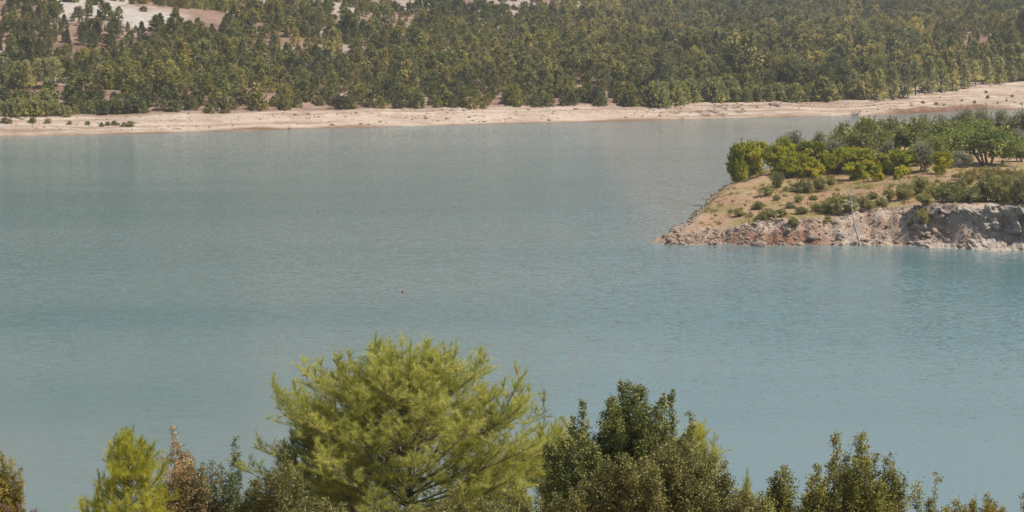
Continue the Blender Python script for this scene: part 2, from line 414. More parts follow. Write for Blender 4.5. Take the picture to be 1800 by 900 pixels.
# ------------------------------------------------------------------ terrain shape
def line(points):
    P = np.array([on_water(px, py) for px, py in points]); return P[:, 0], P[:, 1]
FSX, FSY = line([(-500, 262), (-200, 247), (0, 240), (250, 235), (600, 225), (900, 217), (1140, 212), (1300, 207), (1440, 204), (1540, 203), (1640, 197), (1720, 193.5), (1800, 192), (2000, 187), (2400, 180)])
PXS = np.array([-500, 0, 250, 600, 900, 1140, 1440, 1640, 1800, 2400])
fpx = lambda x: 900 + FPX * x / 540.0                                    # roughly which part of the far shore
def far_beach(x): return np.interp(fpx(x), [-500, 0, 250, 700, 1140, 1250, 1440, 1560, 1640, 1800, 2300], [21, 20, 18, 17, 14, 18, 17, 20, 30, 47, 55])
def far_shore_y(x): return np.interp(x, FSX, FSY)
def far_height(x, y):
    x = np.asarray(x, float); y = np.asarray(y, float)
    t = y - far_shore_y(x) + 1.2 * vnoise(x * 0.09, x * 0, seed=3)
    B = far_beach(x); q = fpx(x)
    s = np.interp(q, [-500, 300, 1200, 1700, 2300], [0.15, 0.155, 0.16, 0.105, 0.10])
    s2 = np.interp(q, [-700, 200, 700, 1200, 1500, 2300], [0.115, 0.11, 0.085, 0.058, 0.042, 0.038])
    z = np.where(t < B, s * t, s * B + s2 * (t - B))
    z = np.where(t < 0, t * 0.25, z)
    z = z + 0.30 * np.clip(t - np.interp(q, [0, 900, 1500], [420, 520, 700]), 0, 900)              # the hills go on rising above the frame
    # benches left by the falling water, low cut banks at the water's edge
    cut = np.interp(q, [-300, 0, 80, 150, 250, 900, 1140, 1300, 1540, 1600, 1680, 1790, 1900], [.5, .7, .9, .7, .25, .2, .3, .15, .1, .9, 1.0, .8, .4])
    z = z + cut * (sstep(0.2, 2.0, t) - 0.5 * sstep(3, 12, t)) * (1 + 0.5 * vnoise(x * 0.25, y * 0.1, seed=5))
    st = t / 2.6 + 0.5 * vnoise(x * 0.05, t * 0.1, seed=6); z = z + 0.16 * (sstep(0.55, 0.95, st - np.floor(st)) - (st - np.floor(st))) * sstep(1, 4, t) * (t < B)
    w = sstep(0, 4, t)
    z = z + w * (0.22 * fbm(x * 0.10, t * 0.5, oct=4, seed=11) * (t < 70) + 0.9 * fbm(x * 0.03, y * 0.03, oct=3, seed=12) * sstep(10, 60, t) + 5.5 * fbm(x * 0.009, y * 0.008, oct=3, seed=14) * sstep(40, 250, t))
    return z

PFX, PFY = line([(1120, 424), (1180, 429), (1280, 430.5), (1370, 431), (1500, 430), (1580, 431), (1650, 434), (1720, 437), (1800, 440), (1900, 445), (2150, 455)])
ppx = lambda x: 900 + FPX * x / 272.0
def pen_front(x): return np.interp(x, PFX, PFY)
def pen_back(x): return np.interp(x, [14, 17, 20, 23, 27, 32, 40, 55, 90, 130], [272, 277, 285, 296, 314, 336, 362, 388, 404, 414]) + 3.0 * fbm(np.asarray(x) * 0.28, 0.0, oct=4, seed=28)
def pen_height(x, y):
    x = np.asarray(x, float); y = np.asarray(y, float); q = ppx(x)
    jag = 0.7 * fbm(x * 0.35, y * 0.0, oct=3, seed=21)
    t = y - pen_front(x) + jag
    Hb = np.interp(q, [1120, 1180, 1260, 1340, 1400, 1480, 1560, 1620, 1660, 1720, 1800, 2100], [0.2, 0.8, 1.6, 2.2, 2.6, 2.9, 3.6, 4.2, 4.6, 4.8, 4.9, 5.0])
    bw = np.interp(q, [1120, 1340, 1460, 1560, 1640, 1700, 2100], [4.0, 3.2, 4.2, 5.6, 4.5, 3.4, 3.4])
    sl = np.interp(q, [1120, 1400, 1560, 1700, 2100], [0.055, 0.058, 0.034, 0.018, 0.015])
    u = np.clip(t / bw, 0, 1); pb = pen_back(x)
    z = Hb * (0.25 * u + 0.75 * sstep(0.0, 1.0, u) ** 0.9) + sl * np.clip(t - bw, 0, 60)
    z = z * np.clip((pb - y) / np.interp(x, [18, 26, 45, 60], [5, 16, 44, 34]), 0, 1) ** 0.6
    edge = np.clip(1 - (pb - y) / 12, 0, 1) * (x < 45)
    z = z + edge * (pb > y) * 0.55 * fbm(x * 0.45, y * 0.30, oct=5, seed=29) * sstep(0, 3, pb - y)
    z = np.where((t < 0), 0.35 * t, z)
    z = np.where(y > pb, -0.3 * (y - pb), z)
    bankm = np.exp(-((t - bw * 0.55) / (bw * 0.6)) ** 2)
    z = z + bankm * (0.55 * fbm(x * 0.55, y * 0.7, oct=5, seed=23) + 0.30 * fbm(x * 1.5, y * 1.9, oct=3, seed=27)) + sstep(bw * 0.8, bw + 5, t) * 0.22 * fbm(x * 0.12, y * 0.12, oct=4, seed=25)
    return z

def near_height(x, y):
    y = np.asarray(y, float); x = np.asarray(x, float)
    z = np.interp(y, [-60, 0, 42, 118, 170], [38, 28.4, 18.2, 0, -7])
    return z + 0.35 * fbm(x * 0.15, y * 0.15, oct=4, seed=31) * sstep(3, 12, np.abs(y) + 3)

# ------------------------------------------------------------------ the setting
# far hillside
cols = np.concatenate([np.arange(-620, -180, 8), np.arange(-180, 190, 1.6), np.arange(190, 640, 8)])
rows = np.concatenate([np.arange(-24, -1, 3), np.arange(-1, 62, 0.8), 62 * 1.035 ** np.arange(0, 104)])
X, T = np.meshgrid(cols, rows, indexing='xy')
Y = far_shore_y(X) + T
Z = far_height(X, Y)
ppX, ppY = project(np.stack([X, Y, Z], -1).reshape(-1, 3)); ppX = ppX.reshape(X.shape); ppY = ppY.reshape(X.shape)
B = far_beach(X)
beach = 1 - sstep(B - 1, B + 7, T + 3 * fbm(X * 0.1, Y * 0.1, seed=41))
CLEAR = [(165, 10, 80, 22, 1.0), (125, 22, 40, 14, 1.0), (245, 33, 66, 16, 1.0), (300, 28, 34, 9, .8), (600, 14, 50, 10, .7), (730, 10, 70, 10, .6), (860, 14, 70, 10, .6), (470, 8, 50, 8, .5)]       # pale scree on the slope
REDC = [(1345, 51, 26, 5, 1.0), (1640, 37, 34, 5, .8), (60, 158, 70, 8, 1.0), (10, 36, 14, 5, .6), (1770, 75, 22, 5, .6), (1640, 100, 40, 6, .5), (1700, 102, 10, 5, .7)]
def blob(px, py, L, seed):
    m = np.zeros_like(px)
    for cx, cy, rx, ry, s in L:
        d = np.sqrt(((px - cx) / rx) ** 2 + ((py - cy) / ry) ** 2)
        m = np.maximum(m, s * (1 - sstep(0.7, 1.25, d + 0.35 * fbm(px * 0.05, py * 0.11, oct=3, seed=seed))))
    return m
scree_m = np.maximum(blob(ppX, ppY, CLEAR, 43), 0.55 * sstep(0.15, 0.6, fbm(X * 0.03, Y * 0.03, seed=44)) * sstep(20, 60, T))
red_m = np.maximum(blob(ppX, ppY, REDC, 45) * (T > B), np.interp(fpx(X), [1540, 1600, 1780, 1840], [0, 1, 1, 0]) * (1 - sstep(2.2, 4.5, T)))
wet = (1 - sstep(0.3, 1.6, T + 0.5 * fbm(X * 0.2, X * 0, seed=46)))
hill = link('hillside', grid_mesh('hillside', X, Y, Z, far_ground_mat(), {'band': np.clip(0.5 + 0.55 * fbm(X * 0.02, T * 0.75, oct=4, seed=48), 0, 1), 'beach': beach, 'scree': scree_m, 'red': red_m, 'wet': wet}))
tag(hill, 'pale bare shore and wooded hillside across the lake', None, kind='structure')

# peninsula
cols = np.concatenate([np.arange(12, 64, 0.22), np.arange(64, 140, 1.6)])
rows = np.concatenate([np.arange(-6, 10, 0.2), np.arange(10, 150, 1.2)])
X, T = np.meshgrid(cols, rows, indexing='xy')
Y = pen_front(X) + T; Z = pen_height(X, Y)
q = ppx(X); bwA = np.interp(q, [1120, 1340, 1460, 1560, 1640, 2100], [4.5, 4.0, 5.0, 7.0, 6.0, 4.5])
bankA = 1 - sstep(bwA - 0.8, bwA + 1.2, np.minimum(T, (pen_back(X) - Y) * 0.45) + 1.2 * fbm(X * 0.3, Y * 0.3, seed=51))
redA = np.interp(q, [1250, 1330, 1440, 1480], [0.3, 1, 1, 0]) * (1 - sstep(0.9, 2.0, Z + 0.5 * fbm(X * 0.5, Y * 0.5, seed=52)))
redA = np.maximum(redA, 0.55 * sstep(0.2, 0.7, fbm(X * 0.25, Y * 0.3, seed=53)))
pen = link('peninsula', grid_mesh('peninsula', X, Y, Z, peninsula_mat(), {'bank': bankA, 'red': redA}))
tag(pen, 'bare orange earth of the low peninsula at right', None, kind='structure')

# limestone cliff on the right end of the peninsula's bank
M['cliff'] = rock_mat('limestone', [(0.25, (0.27, 0.205, 0.16)), (0.42, (0.44, 0.36, 0.295)), (0.58, (0.58, 0.50, 0.43)), (0.8, (0.70, 0.64, 0.57))], 0.6)
uu = np.concatenate([np.arange(45.0, 64, 0.10), np.arange(64, 92, 0.4)]); vv = np.linspace(0, 1.5, 96)
U, W = np.meshgrid(uu, vv, indexing='xy')
base = np.interp(U, [45, 47.2, 48.5, 49.2, 51.2, 52.8, 54.0, 55.5, 56.6, 57.2, 58.3, 58.7, 59.3, 60.5, 62.5, 63.2, 66, 67, 70, 71, 75, 76, 80, 81, 92],
                 [1.4, 1.0, 1.6, 3.1, 2.6, 1.2, 0.2, 0.8, 1.2, 2.3, 1.2, 0.6, 2.4, 2.0, 0.4, 2.2, 0.7, 2.0, 0.4, 2.0, 0.6, 2.1, 0.5, 1.8, 1.0])
top = np.interp(U, [45, 48, 50, 54, 60, 92], [3.4, 3.9, 4.5, 4.75, 4.95, 5.0]) + 0.55 * fbm(U * 0.55, 0.0, oct=4, seed=68)
prof = np.interp(W, [0, 0.10, 0.22, 0.32, 0.5, 0.72, 0.86, 0.95, 1.0], [-2.9, -1.7, -0.8, 0.1, 0.35, 0.35, 0.15, 0.35, 0.9])
mid = np.exp(-((W - 0.55) / 0.38) ** 2)
rough = fbm(U * 0.9, W * 4.0, oct=5, seed=61); ridg = 1 - np.abs(fbm(U * 0.45, W * 1.8, 3.0, oct=4, seed=62))
strata = vnoise(U * 0.25, W * 9.0 + 0.12 * U, seed=66)
off = base * (0.35 + 0.65 * mid) + prof + 0.62 * rough - 0.9 * ridg + 0.8 + 0.30 * np.sign(strata) * np.abs(strata) ** 0.5 * sstep(0.05, 0.25, W)
off = off + 0.30 * fbm(U * 2.6, W * 11.0, oct=5, seed=67) * sstep(0, 0.1, W)
cy = pen_front(U) + off
cz = top * np.minimum(W, 1.0) - 0.25 + 0.20 * fbm(U * 0.8, W * 3, 5.0, oct=4, seed=63)
over = np.maximum(W - 1.0, 0) / 0.5                                   # the brow runs back into the ground above
cy = cy + over * 6.0
cz = np.where(over > 0, (1 - over) * cz + over * (pen_height(U, cy) - 0.15), cz) + 0.12 * (over > 0) * fbm(U * 0.9, cy * 0.9, oct=3, seed=64)
fade = sstep(45, 48.3, U)                                             # the left end dives under the scree
cy = cy + (1 - fade) * 3.5; cz = cz - (1 - fade) * 1.2
cliff = link('cliff', grid_mesh('cliff', U + 0.25 * vnoise(U * 1.2, W * 6, seed=65), cy, cz, M['cliff'], smooth=False))
tag(cliff, 'eroded pale limestone cliff at the right end of the bank', None, kind='structure')

# water
cols = np.concatenate([np.arange(-640, -120, 20), np.arange(-120, 140, 2.5), np.arange(140, 680, 20)])
rows = np.concatenate([np.arange(70, 250, 6), np.arange(250, 300, 1.5), np.arange(300, 900, 8)])
X, Y = np.meshgrid(cols, rows, indexing='xy')
dist = pen_front(X) - Y
inx = sstep(13, 20, X)
shal_sky = inx * np.exp(-np.maximum(dist, 0) / 5.0) * 0.75
dfar = far_shore_y(X) - Y
shal_sky = np.maximum(shal_sky, 0.5 * np.exp(-np.maximum(dfar, 0) / 5.0))
shal_sky = np.maximum(shal_sky, np.interp(Y + 14 * fbm(X * 0.012, Y * 0.02, oct=3, seed=95), [90, 130, 165, 205], [0.5, 0.4, 0.15, 0]))  # pale sky reflection on the near water, painted into the body colour
windA = np.interp(Y, [70, 130, 160, 200, 260, 400, 600], [0.22, 0.25, 0.4, 0.8, 1.0, 1.2, 1.3])
water = link('water', grid_mesh('water', X, Y, np.zeros_like(X), water_mat(), {'shallow_and_sky': shal_sky, 'wind': windA}))
tag(water, 'turquoise grey lake water with fine wind ripples', None, kind='structure')

# lake bed below everything, and the near bank the foreground trees grow on
bed_x, bed_y = np.meshgrid(np.linspace(-650, 690, 20), np.linspace(100, 900, 20), indexing='xy')
bed = tag(link('lake_bed', grid_mesh('lake_bed', bed_x, bed_y, np.full_like(bed_x, -9.0), near_ground_mat())), 'muddy bed below the lake water', None, kind='structure')
X, Y = np.meshgrid(np.arange(-90, 91, 1.5), np.arange(-50, 165, 1.5), indexing='xy')
nb = tag(link('near_bank', grid_mesh('near_bank', X, Y, near_height(X, Y), near_ground_mat())), 'dry scrubby slope below the viewpoint', None, kind='structure')

# ------------------------------------------------------------------ growing plants
def curve(rng, p, d, L, n, up=0.0, jit=0.12):
    P = [np.array(p, float)]; d = unit(d)
    for k in range(n):
        d = unit(d + np.array([0, 0, up]) / n + rng.normal(0, jit, 3) / math.sqrt(n))
        P.append(P[-1] + d * L / n)
    return np.array(P)

def along(P, s):
    """points and directions at fractions s of a polyline"""
    i = np.clip((np.asarray(s) * (len(P) - 1)), 0, len(P) - 1 - 1e-6); k = i.astype(int); f = (i - k)[:, None]
    return P[k] * (1 - f) + P[k + 1] * f, unit(P[k + 1] - P[k])

def grow_pine(rng, H, R, prof, gap=0.27, per=5, nlen=0.11, ndens=110, tw=0.11, reach=0.27, width=0.0048, nd=1.0, lean=0.0):
    wood = Geo(); fol = Geo(); shoots = []
    trunk = curve(rng, (0, 0, 0), (lean, 0, 1), H, 14, 0.25, 0.07)
    trunk[:, 2] *= H / trunk[-1, 2]
    wood.tube(trunk, np.linspace(0.016 * H, 0.008, len(trunk)), 7)
    shoots.append(trunk[-4:])
    z = 0.10 * H
    while z < 0.97 * H:
        f = z / H; az0 = rng.uniform(0, 6.28)
        for k in range(per):
            az = az0 + k * 6.283 / per + rng.normal(0, 0.25)
            L = R * prof(f) * rng.uniform(0.72, 1.18)
            el = math.radians(np.interp(f, [0, 0.5, 1], [4, 24, 52]) + rng.normal(0, 8))
            p0 = along(trunk, np.array([np.clip(f + rng.normal(0, .01), 0, 1)]))[0][0]
            br = curve(rng, p0, (math.cos(az) * math.cos(el), math.sin(az) * math.cos(el), math.sin(el)), L, 7, 0.55 - 0.15 * f, 0.15)
            wood.tube(br, np.linspace(0.006 + 0.013 * L / 2, 0.003, len(br)), 4)
            shoots.append(br[-3:])
            ns = max(3, int(L / tw))
            for s in np.linspace(0.22, 0.96, ns):
                q, d = along(br, np.array([s])); q = q[0]; d = d[0]
                side = unit(cross(d, [0, 0, 1])) * rng.choice([-1, 1])
                dd = unit(d * 0.75 + side * rng.uniform(0.45, 1.2) + np.array([0, 0, rng.uniform(-0.35, 0.6)]))
                l2 = (1 - s) * L * 0.50 * rng.uniform(0.6, 1.2) + rng.uniform(0.12, 0.26)
                tg = curve(rng, q, dd, l2, 4, 0.30, 0.22)
                wood.tube(tg, np.linspace(0.0055, 0.0022, len(tg)), 3)
                shoots.append(tg)
                for s2 in np.arange(0.25, 0.95, 0.15 / max(l2, 0.16)):
                    q2, d2 = along(tg, np.array([s2])); sd = unit(cross(d2[0], rng.normal(size=3)))
                    shoots.append(curve(rng, q2[0], d2[0] * 0.7 + sd * 0.8 + np.array([0, 0, 0.2]), rng.uniform(0.10, 0.20), 3, 0.3, 0.1))
        z += gap * rng.uniform(0.8, 1.2) * (1.0 - 0.35 * f)
    tips = [b[-1] for b in shoots if len(b) == 3]
    tips = [q for q in tips if q[2] > 0.60 * H]
    first = len(shoots)
    for q in tips[::1]:
        shoots.append(curve(rng, q, (rng.normal(0, .18), rng.normal(0, .18), 1), rng.uniform(0.15, 0.45), 4, 0.3, 0.06))
        wood.tube(shoots[-1], np.linspace(0.006, 0.002, 5), 3)
        for k in range(3):
            b = shoots[-1 - k][1]
            shoots.append(curve(rng, b, (rng.normal(0, .45), rng.normal(0, .45), 1), rng.uniform(0.10, 0.24), 3, 0.4, 0.08))
    for ks, P in enumerate(shoots):
        L = np.linalg.norm(np.diff(P, axis=0), axis=1).sum()
        up = ks >= first                                                  # leading shoots are clothed from top to bottom
        a = 0.0 if up else max(0.0, 1 - reach / max(L, 1e-3))
        n = int(ndens * nd * L * (1 - a)) + 4
        s = rng.uniform(a, 1.0, n)
        c, d = along(P, s)
        ax = unit(cross(d, rng.normal(size=(n, 3))))
        sp = rng.uniform(0.3, 0.8 if up else 1.6, n)[:, None]
        D = d + ax * sp + np.array([0, 0, 0.08])
        fol.needles(c, D, nlen * rng.uniform(0.65, 1.1, n), width, rng, np.clip(rng.normal(0.46, 0.15, n) + rng.normal(0, 0.24), 0, 1))
    A = np.concatenate(fol.V)
    kz = H / np.percentile(A[:, 2], 99.97); kr = R / np.percentile(np.hypot(A[:, 0], A[:, 1]), 98.5)
    for gg in (wood, fol): gg.V = [v * np.array([kr, kr, kz]) for v in gg.V]
    return wood, fol

def grow_bush(rng, colsL, leaf=(0.042, 0.024), dens=1.0, twig=True, sparse=1.0, stem_r=0.012, rnd_bias=None, up=0.55):
    """upright leafy columns (x, y, z_top, radius, z_low) rising from one root"""
    wood = Geo(); fol = Geo()
    for (x, y, zt, r, zl) in colsL:
        root = np.array([x * 0.18, y * 0.18, -0.15])
        tip = np.array([x, y, zt])
        tt = np.linspace(0, 1, 12)[:, None]
        ax = root + (tip - root) * tt + np.array([x * 0.30, y * 0.30, 0]) * (np.sin(tt * math.pi)) + rng.normal(0, 0.02, (12, 3)) * (tt > 0)
        ax[-1] = tip
        wood.tube(ax, np.linspace(stem_r * (0.7 + r * 2), 0.0025, 12), 5)
        zz = np.arange(max(zl, 0.2), zt - 0.01, 0.055)
        for z in zz:
            f = np.clip((z + 0.15) / (zt + 0.15), 0, 1)
            c = along(ax, np.array([f]))[0][0]
            rem = zt - z
            rr = r * min(1.0, (rem / (2.2 * r + 0.05)) ** 0.65) + 0.025
            nb = max(1, int(dens * (1 + 6.3 * rr) * rng.uniform(0.7, 1.3)))
            for k in range(nb):
                az = rng.uniform(0, 6.283); L = rr * rng.uniform(0.45, 1.12)
                d = np.array([math.cos(az), math.sin(az), rng.uniform(0.1, 0.2 + 2 * up)])
                tw = curve(rng, c, d, L * 1.15, 3, 0.5, 0.22)
                if twig and rng.random() < 0.5 and L > 0.06: wood.tube(tw, np.linspace(0.0045, 0.002, 4), 3)
                n = int(sparse * (15 + 185 * L) * rng.uniform(0.7, 1.3))
                s = np.sqrt(rng.uniform(0.05 if L < .12 else 0.2, 1, n))
                p, dd = along(tw, s)
                p = p + rng.normal(0, 0.02 + 0.12 * L, (n, 3))
                rv = np.clip(rng.normal(0.45, 0.2, n) + rng.normal(0, 0.12), 0, 1)
                if rnd_bias is not None: rv = np.clip(rv + rnd_bias(p), 0, 1)
                fol.leaves(p, dd + rng.normal(0, 0.8, (n, 3)), leaf[0] * rng.uniform(0.65, 1.2, n), leaf[1] * rng.uniform(0.7, 1.2, n), rng, rv, np.array([[0, 0, 1.0]]) + dd * 0.8, 0.8)
    return wood, fol

def grow_crown(rng, H, R, kind):
    """an orchard tree or shrub of real size: short trunk with limbs, crown of leaves in uneven clumps"""
    spec = {'fig': (0.20, 0.27, 0.24, 6500), 'pome': (0.06, 0.19, 0.15, 6500), 'olive': (0.22, 0.22, 0.085, 9000), 'shrub': (0.03, 0.15, 0.075, 5000), 'weed': (0.02, 0.22, 0.045, 1700)}[kind]
    t0, L, W, N = spec
    wood = Geo(); fol = Geo()
    nst = {'fig': 4, 'pome': 4, 'olive': 2, 'shrub': 6, 'weed': 8}[kind]
    cz = H * (t0 + 1) / 2; rz = H * (1 - t0) / 2
    clumps = []
    nc = 75 if kind != 'weed' else 26
    nl = {'fig': 8, 'pome': 6, 'olive': 6, 'shrub': 6, 'weed': 5}[kind]
    lobes = []
    for k in range(nl):
        az = k * 2.4 + rng.normal(0, 0.4); rr = R * rng.uniform(0.25, 0.66); lr = rng.uniform(0.30, 0.50)
        zc = H * np.clip(rng.uniform(t0 + 0.12, 0.92 - lr * 0.5), 0.1, 0.8)
        lobes.append((np.array([math.cos(az) * rr, math.sin(az) * rr, zc]), lr * np.array([R, R, H * 0.72])))
    lobes.append((np.array([0, 0, H * 0.70]), np.array([R * 0.42, R * 0.42, H * 0.30])))
    for k in range(nc):
        lc, lr = lobes[k % len(lobes)]
        d = unit(rng.normal(size=3)); c = lc + d * lr * rng.uniform(0.35, 0.95)
        c[2] = max(c[2], 0.10 * H if kind in ('shrub', 'weed', 'pome') else t0 * H)
        clumps.append((c, rng.uniform(0.15, 0.30) * min(R, H * 0.6)))
    for k in range(nst):
        az = k * 6.283 / nst + rng.normal(0, 0.3)
        tgt = np.array([math.cos(az) * R * 0.45, math.sin(az) * R * 0.45, cz])
        st = np.array([math.cos(az), math.sin(az), 0]) * 0.06 * R * (2 if kind in ('fig', 'shrub') else 1)
        mid = (st + tgt) / 2 + np.array([*rng.normal(0, 0.1 * R, 2), 0])
        tt = np.linspace(0, 1, 8)[:, None]
        P = (1 - tt) ** 2 * st + 2 * tt * (1 - tt) * mid + tt ** 2 * tgt
        P[0, 2] = -0.15
        r0 = {'fig': 0.15, 'pome': 0.06, 'olive': 0.11, 'shrub': 0.03, 'weed': 0.012}[kind] * (H / 4.5 if kind == 'fig' else 1)
        wood.tube(P, np.linspace(r0, r0 * 0.3, 8), 6)
        for (c, cr) in clumps[k::nst][:5]:
            Q = curve(rng, P[5], c - P[5], np.linalg.norm(c - P[5]), 4, 0.1, 0.1)
            wood.tube(Q, np.linspace(r0 * 0.4, r0 * 0.12, 5), 4)
    for k in range(0 if kind == 'weed' else 110):
        d = unit(rng.normal(size=3) + np.array([0, 0, 0.5]))
        lc, lr = lobes[k % len(lobes)]; p0 = lc + d * lr * 0.85; p0[2] = max(p0[2], 0.12 * H)
        tw = curve(rng, p0, d + np.array([0, 0, 0.5]), rng.uniform(0.14, 0.34) * min(R, H * 0.6), 3, 0.3, 0.2)
        c, dd = along(tw, rng.uniform(0.1, 1, 16))
        fol.leaves(c, dd + rng.normal(0, 0.6, (16, 3)), L * rng.uniform(0.6, 1.2, 16), W * rng.uniform(0.7, 1.2, 16), rng, np.clip(rng.normal(0.55, 0.2, 16), 0, 1), d + np.array([0, 0, 0.9]))
    tot = sum(cr ** 2 for _, cr in clumps)
    for c, cr in clumps:
        n = int(N * cr ** 2 / tot)
        d = unit(rng.normal(size=(n, 3))); rad = rng.uniform(0.25, 1.0, n) ** 0.55
        P = c + d * (cr * rad)[:, None] * np.array([1.1, 1.1, 0.85])
        P[:, 2] = np.maximum(P[:, 2], 0.04)
        rv = rng.normal(0, 0.22)
        D = d + rng.normal(0, 0.7, (n, 3)) + np.array([0, 0, 0.9 if kind in ('weed', 'shrub') else 0.1])
        fol.leaves(P, D, L * rng.uniform(0.6, 1.25, n), W * rng.uniform(0.7, 1.2, n), rng, np.clip(rng.normal(0.47, 0.17, n) + rv, 0, 1), d + np.array([0, 0, 0.9]))
    return wood, fol

def grow_far_pine(rng, H, R, z0, prof, nbr=78, q=15, droop=0.0):
    wood = Geo(); fol = Geo()
    tr = curve(rng, (0, 0, -0.3), (0, 0, 1), H * 0.95 + 0.3, 6, 0.2, 0.06)
    wood.tube(tr, np.linspace(0.022 * H, 0.02, 7), 6)
    for k in range(nbr):
        f = z0 + (1 - z0) * ((k + rng.random()) / nbr) ** 1.05
        z = f * H; g = (f - z0) / (1 - z0)
        L = R * prof(g) * rng.uniform(0.6, 1.18); az = k * 2.39996 + rng.normal(0, 0.4)
        el = np.interp(g, [0, 0.5, 1], [0.0 - droop, 0.35, 1.0]) + rng.normal(0, 0.12)
        br = curve(rng, along(tr, np.array([min(f, 0.99)]))[0][0], (math.cos(az) * math.cos(el), math.sin(az) * math.cos(el), math.sin(el)), L, 4, 0.35, 0.1)
        wood.tube(br, np.linspace(0.03 + 0.012 * L, 0.012, 5), 3)
        n = int(q * (0.45 + 0.75 * L / R))
        s = rng.uniform(0.28, 1.0, n) ** 0.7
        p, d = along(br, s)
        p = p + rng.normal(0, 0.16, (n, 3)) * (0.5 + 0.3 * L)
        D = d + rng.normal(0, 0.65, (n, 3)) + np.array([0, 0, 0.45])
        fol.leaves(p, D, rng.uniform(0.45, 0.85, n) * (0.75 + 0.03 * H), rng.uniform(0.22, 0.40, n), rng, np.clip(rng.normal(0.45, 0.18, n) + rng.normal(0, 0.15), 0, 1), unit(p * np.array([1, 1, 0])) + np.array([0, 0, 1.0]))
    return wood, fol

def plant(name, wood_me, fol_me, loc, rotz, scale, label, cat, group=None, names=('trunk', 'crown')):
    t = link(name, None, None, loc, rotz, scale); t.empty_display_size = 0.3
    tag(t, label, cat, group)
    link(names[0], wood_me, t); c = link(names[1], fol_me, t)
    return t, c

# ------------------------------------------------------------------ far shore pines and bushes
PR = {}
rng = np.random.default_rng(101)
cone = lambda g: (1 - g) ** 0.75 * (0.55 + 0.45 * min(1, g * 5)) + 0.06
dome = lambda g: math.sqrt(max(0.02, 1 - (g * 1.06 - 0.22) ** 2 * 1.35)) if g < 0.97 else 0.25
full = lambda g: (1 - g ** 1.6) ** 0.7 * (0.8 + 0.2 * min(1, g * 6)) + 0.06
PROTO = []
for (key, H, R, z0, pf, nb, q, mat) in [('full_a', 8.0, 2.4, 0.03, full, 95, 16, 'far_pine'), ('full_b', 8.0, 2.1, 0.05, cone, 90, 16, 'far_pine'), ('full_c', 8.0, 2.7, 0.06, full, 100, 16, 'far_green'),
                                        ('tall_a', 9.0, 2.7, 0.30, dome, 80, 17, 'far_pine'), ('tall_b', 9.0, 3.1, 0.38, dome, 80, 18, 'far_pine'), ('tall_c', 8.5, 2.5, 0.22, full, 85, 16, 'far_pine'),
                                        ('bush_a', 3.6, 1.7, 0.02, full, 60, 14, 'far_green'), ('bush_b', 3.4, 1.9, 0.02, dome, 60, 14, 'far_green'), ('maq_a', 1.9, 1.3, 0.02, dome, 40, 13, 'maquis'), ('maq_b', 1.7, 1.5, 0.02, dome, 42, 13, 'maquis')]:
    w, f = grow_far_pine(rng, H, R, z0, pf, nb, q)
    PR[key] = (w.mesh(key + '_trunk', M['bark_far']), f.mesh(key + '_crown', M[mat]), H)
PR['full_dark'] = (PR['full_a'][0], PR['full_a'][1], 8.0)

used = {}
def far_plant(key, px, py, hpx, label, cat, name='pine_tree', group=None, wide=1.0):
    P = hit(px, py, far_height, 430, 1500)
    S = FPX / P[1]; h = hpx / S; w, c, H = PR[key]; s = h / H
    t, cr = plant(name, w, c, P + np.array([0, 0, -0.1]), rng.uniform(0, 6.28), (s * wide, s * wide, s), label, cat, group)
    used.setdefault(key, (t.children[0] if t.children else None, cr))
    return t

ORD = ['first', 'second', 'third', 'fourth', 'fifth', 'sixth', 'seventh', 'eighth', 'ninth', 'tenth', 'eleventh', 'twelfth', 'thirteenth', 'fourteenth', 'fifteenth', 'sixteenth']
nth = lambda k: (ORD + ['seventeenth', 'eighteenth', 'nineteenth', 'twentieth', 'twenty-first', 'twenty-second', 'twenty-third'])[k]
row = [(1797, 142.5, 46), (1779, 144.5, 46), (1757, 147, 46), (1734, 148.5, 48), (1715, 151, 44), (1696, 156, 48), (1675, 159, 54), (1653, 162, 57), (1631, 162.5, 62), (1609, 165, 58), (1588, 172, 60), (1569, 174, 64), (1545, 176, 54), (1521, 175, 48), (1499, 175, 52)]
for k, (px, py, h) in enumerate(row):
    far_plant(['full_a', 'full_b', 'full_c', 'full_a', 'tall_c'][k % 5], px, py, h, f'dark green pine, {ORD[k]} from the right in the dense row above the far beach', 'pine tree', group='pines in the row above the far beach', wide=0.95)
lp = [(48, 166, 60, 'tall_c', 'broad dark pine standing on the red earth clearing above the left shore'), (33, 164, 56, 'full_b', 'narrow pine just left of the broad pine on the red earth clearing'),
      (17, 161, 58, 'tall_c', 'pine with a bare stem at the left edge of the red earth clearing'), (4, 163, 62, 'full_a', 'dense pine at the very left edge above the left shore'),
      (95, 155, 50, 'tall_b', 'pine with bare trunk behind the right end of the red earth clearing'), (78, 156, 52, 'tall_a', 'pine with bare trunk behind the middle of the red earth clearing'), (64, 154, 50, 'tall_c', 'pine behind the broad dark pine on the red earth clearing')]
for px, py, h, k, lab in lp:
    far_plant(k, px, py, h, lab, 'pine tree', group='pines round the red earth clearing')
far_plant('full_c', 80, 203, 46, 'tallest bright green bushy pine on top of the pale left bank', 'pine tree', 'pine_tree', 'bushes above the left bank', 1.2)
lb = [(6, 203, 22), (20, 205, 26), (33, 205, 30), (47, 204, 26), (62, 204, 28), (97, 203, 26), (108, 203, 20), (119, 205, 16), (132, 200, 16), (147, 200, 18), (160, 200, 20), (174, 201, 22), (186, 200, 22), (198, 199, 22), (212, 199, 22), (226, 198, 22), (240, 197, 22)]
for k, (px, py, h) in enumerate(lb):
    far_plant(['bush_a', 'bush_b', 'bush_a'][k % 3], px, py, h, f'small green pine bush, {nth(k)} from the left along the top of the pale left bank', 'bush', 'pine_bush', 'pine bushes along the left bank', 1.0)
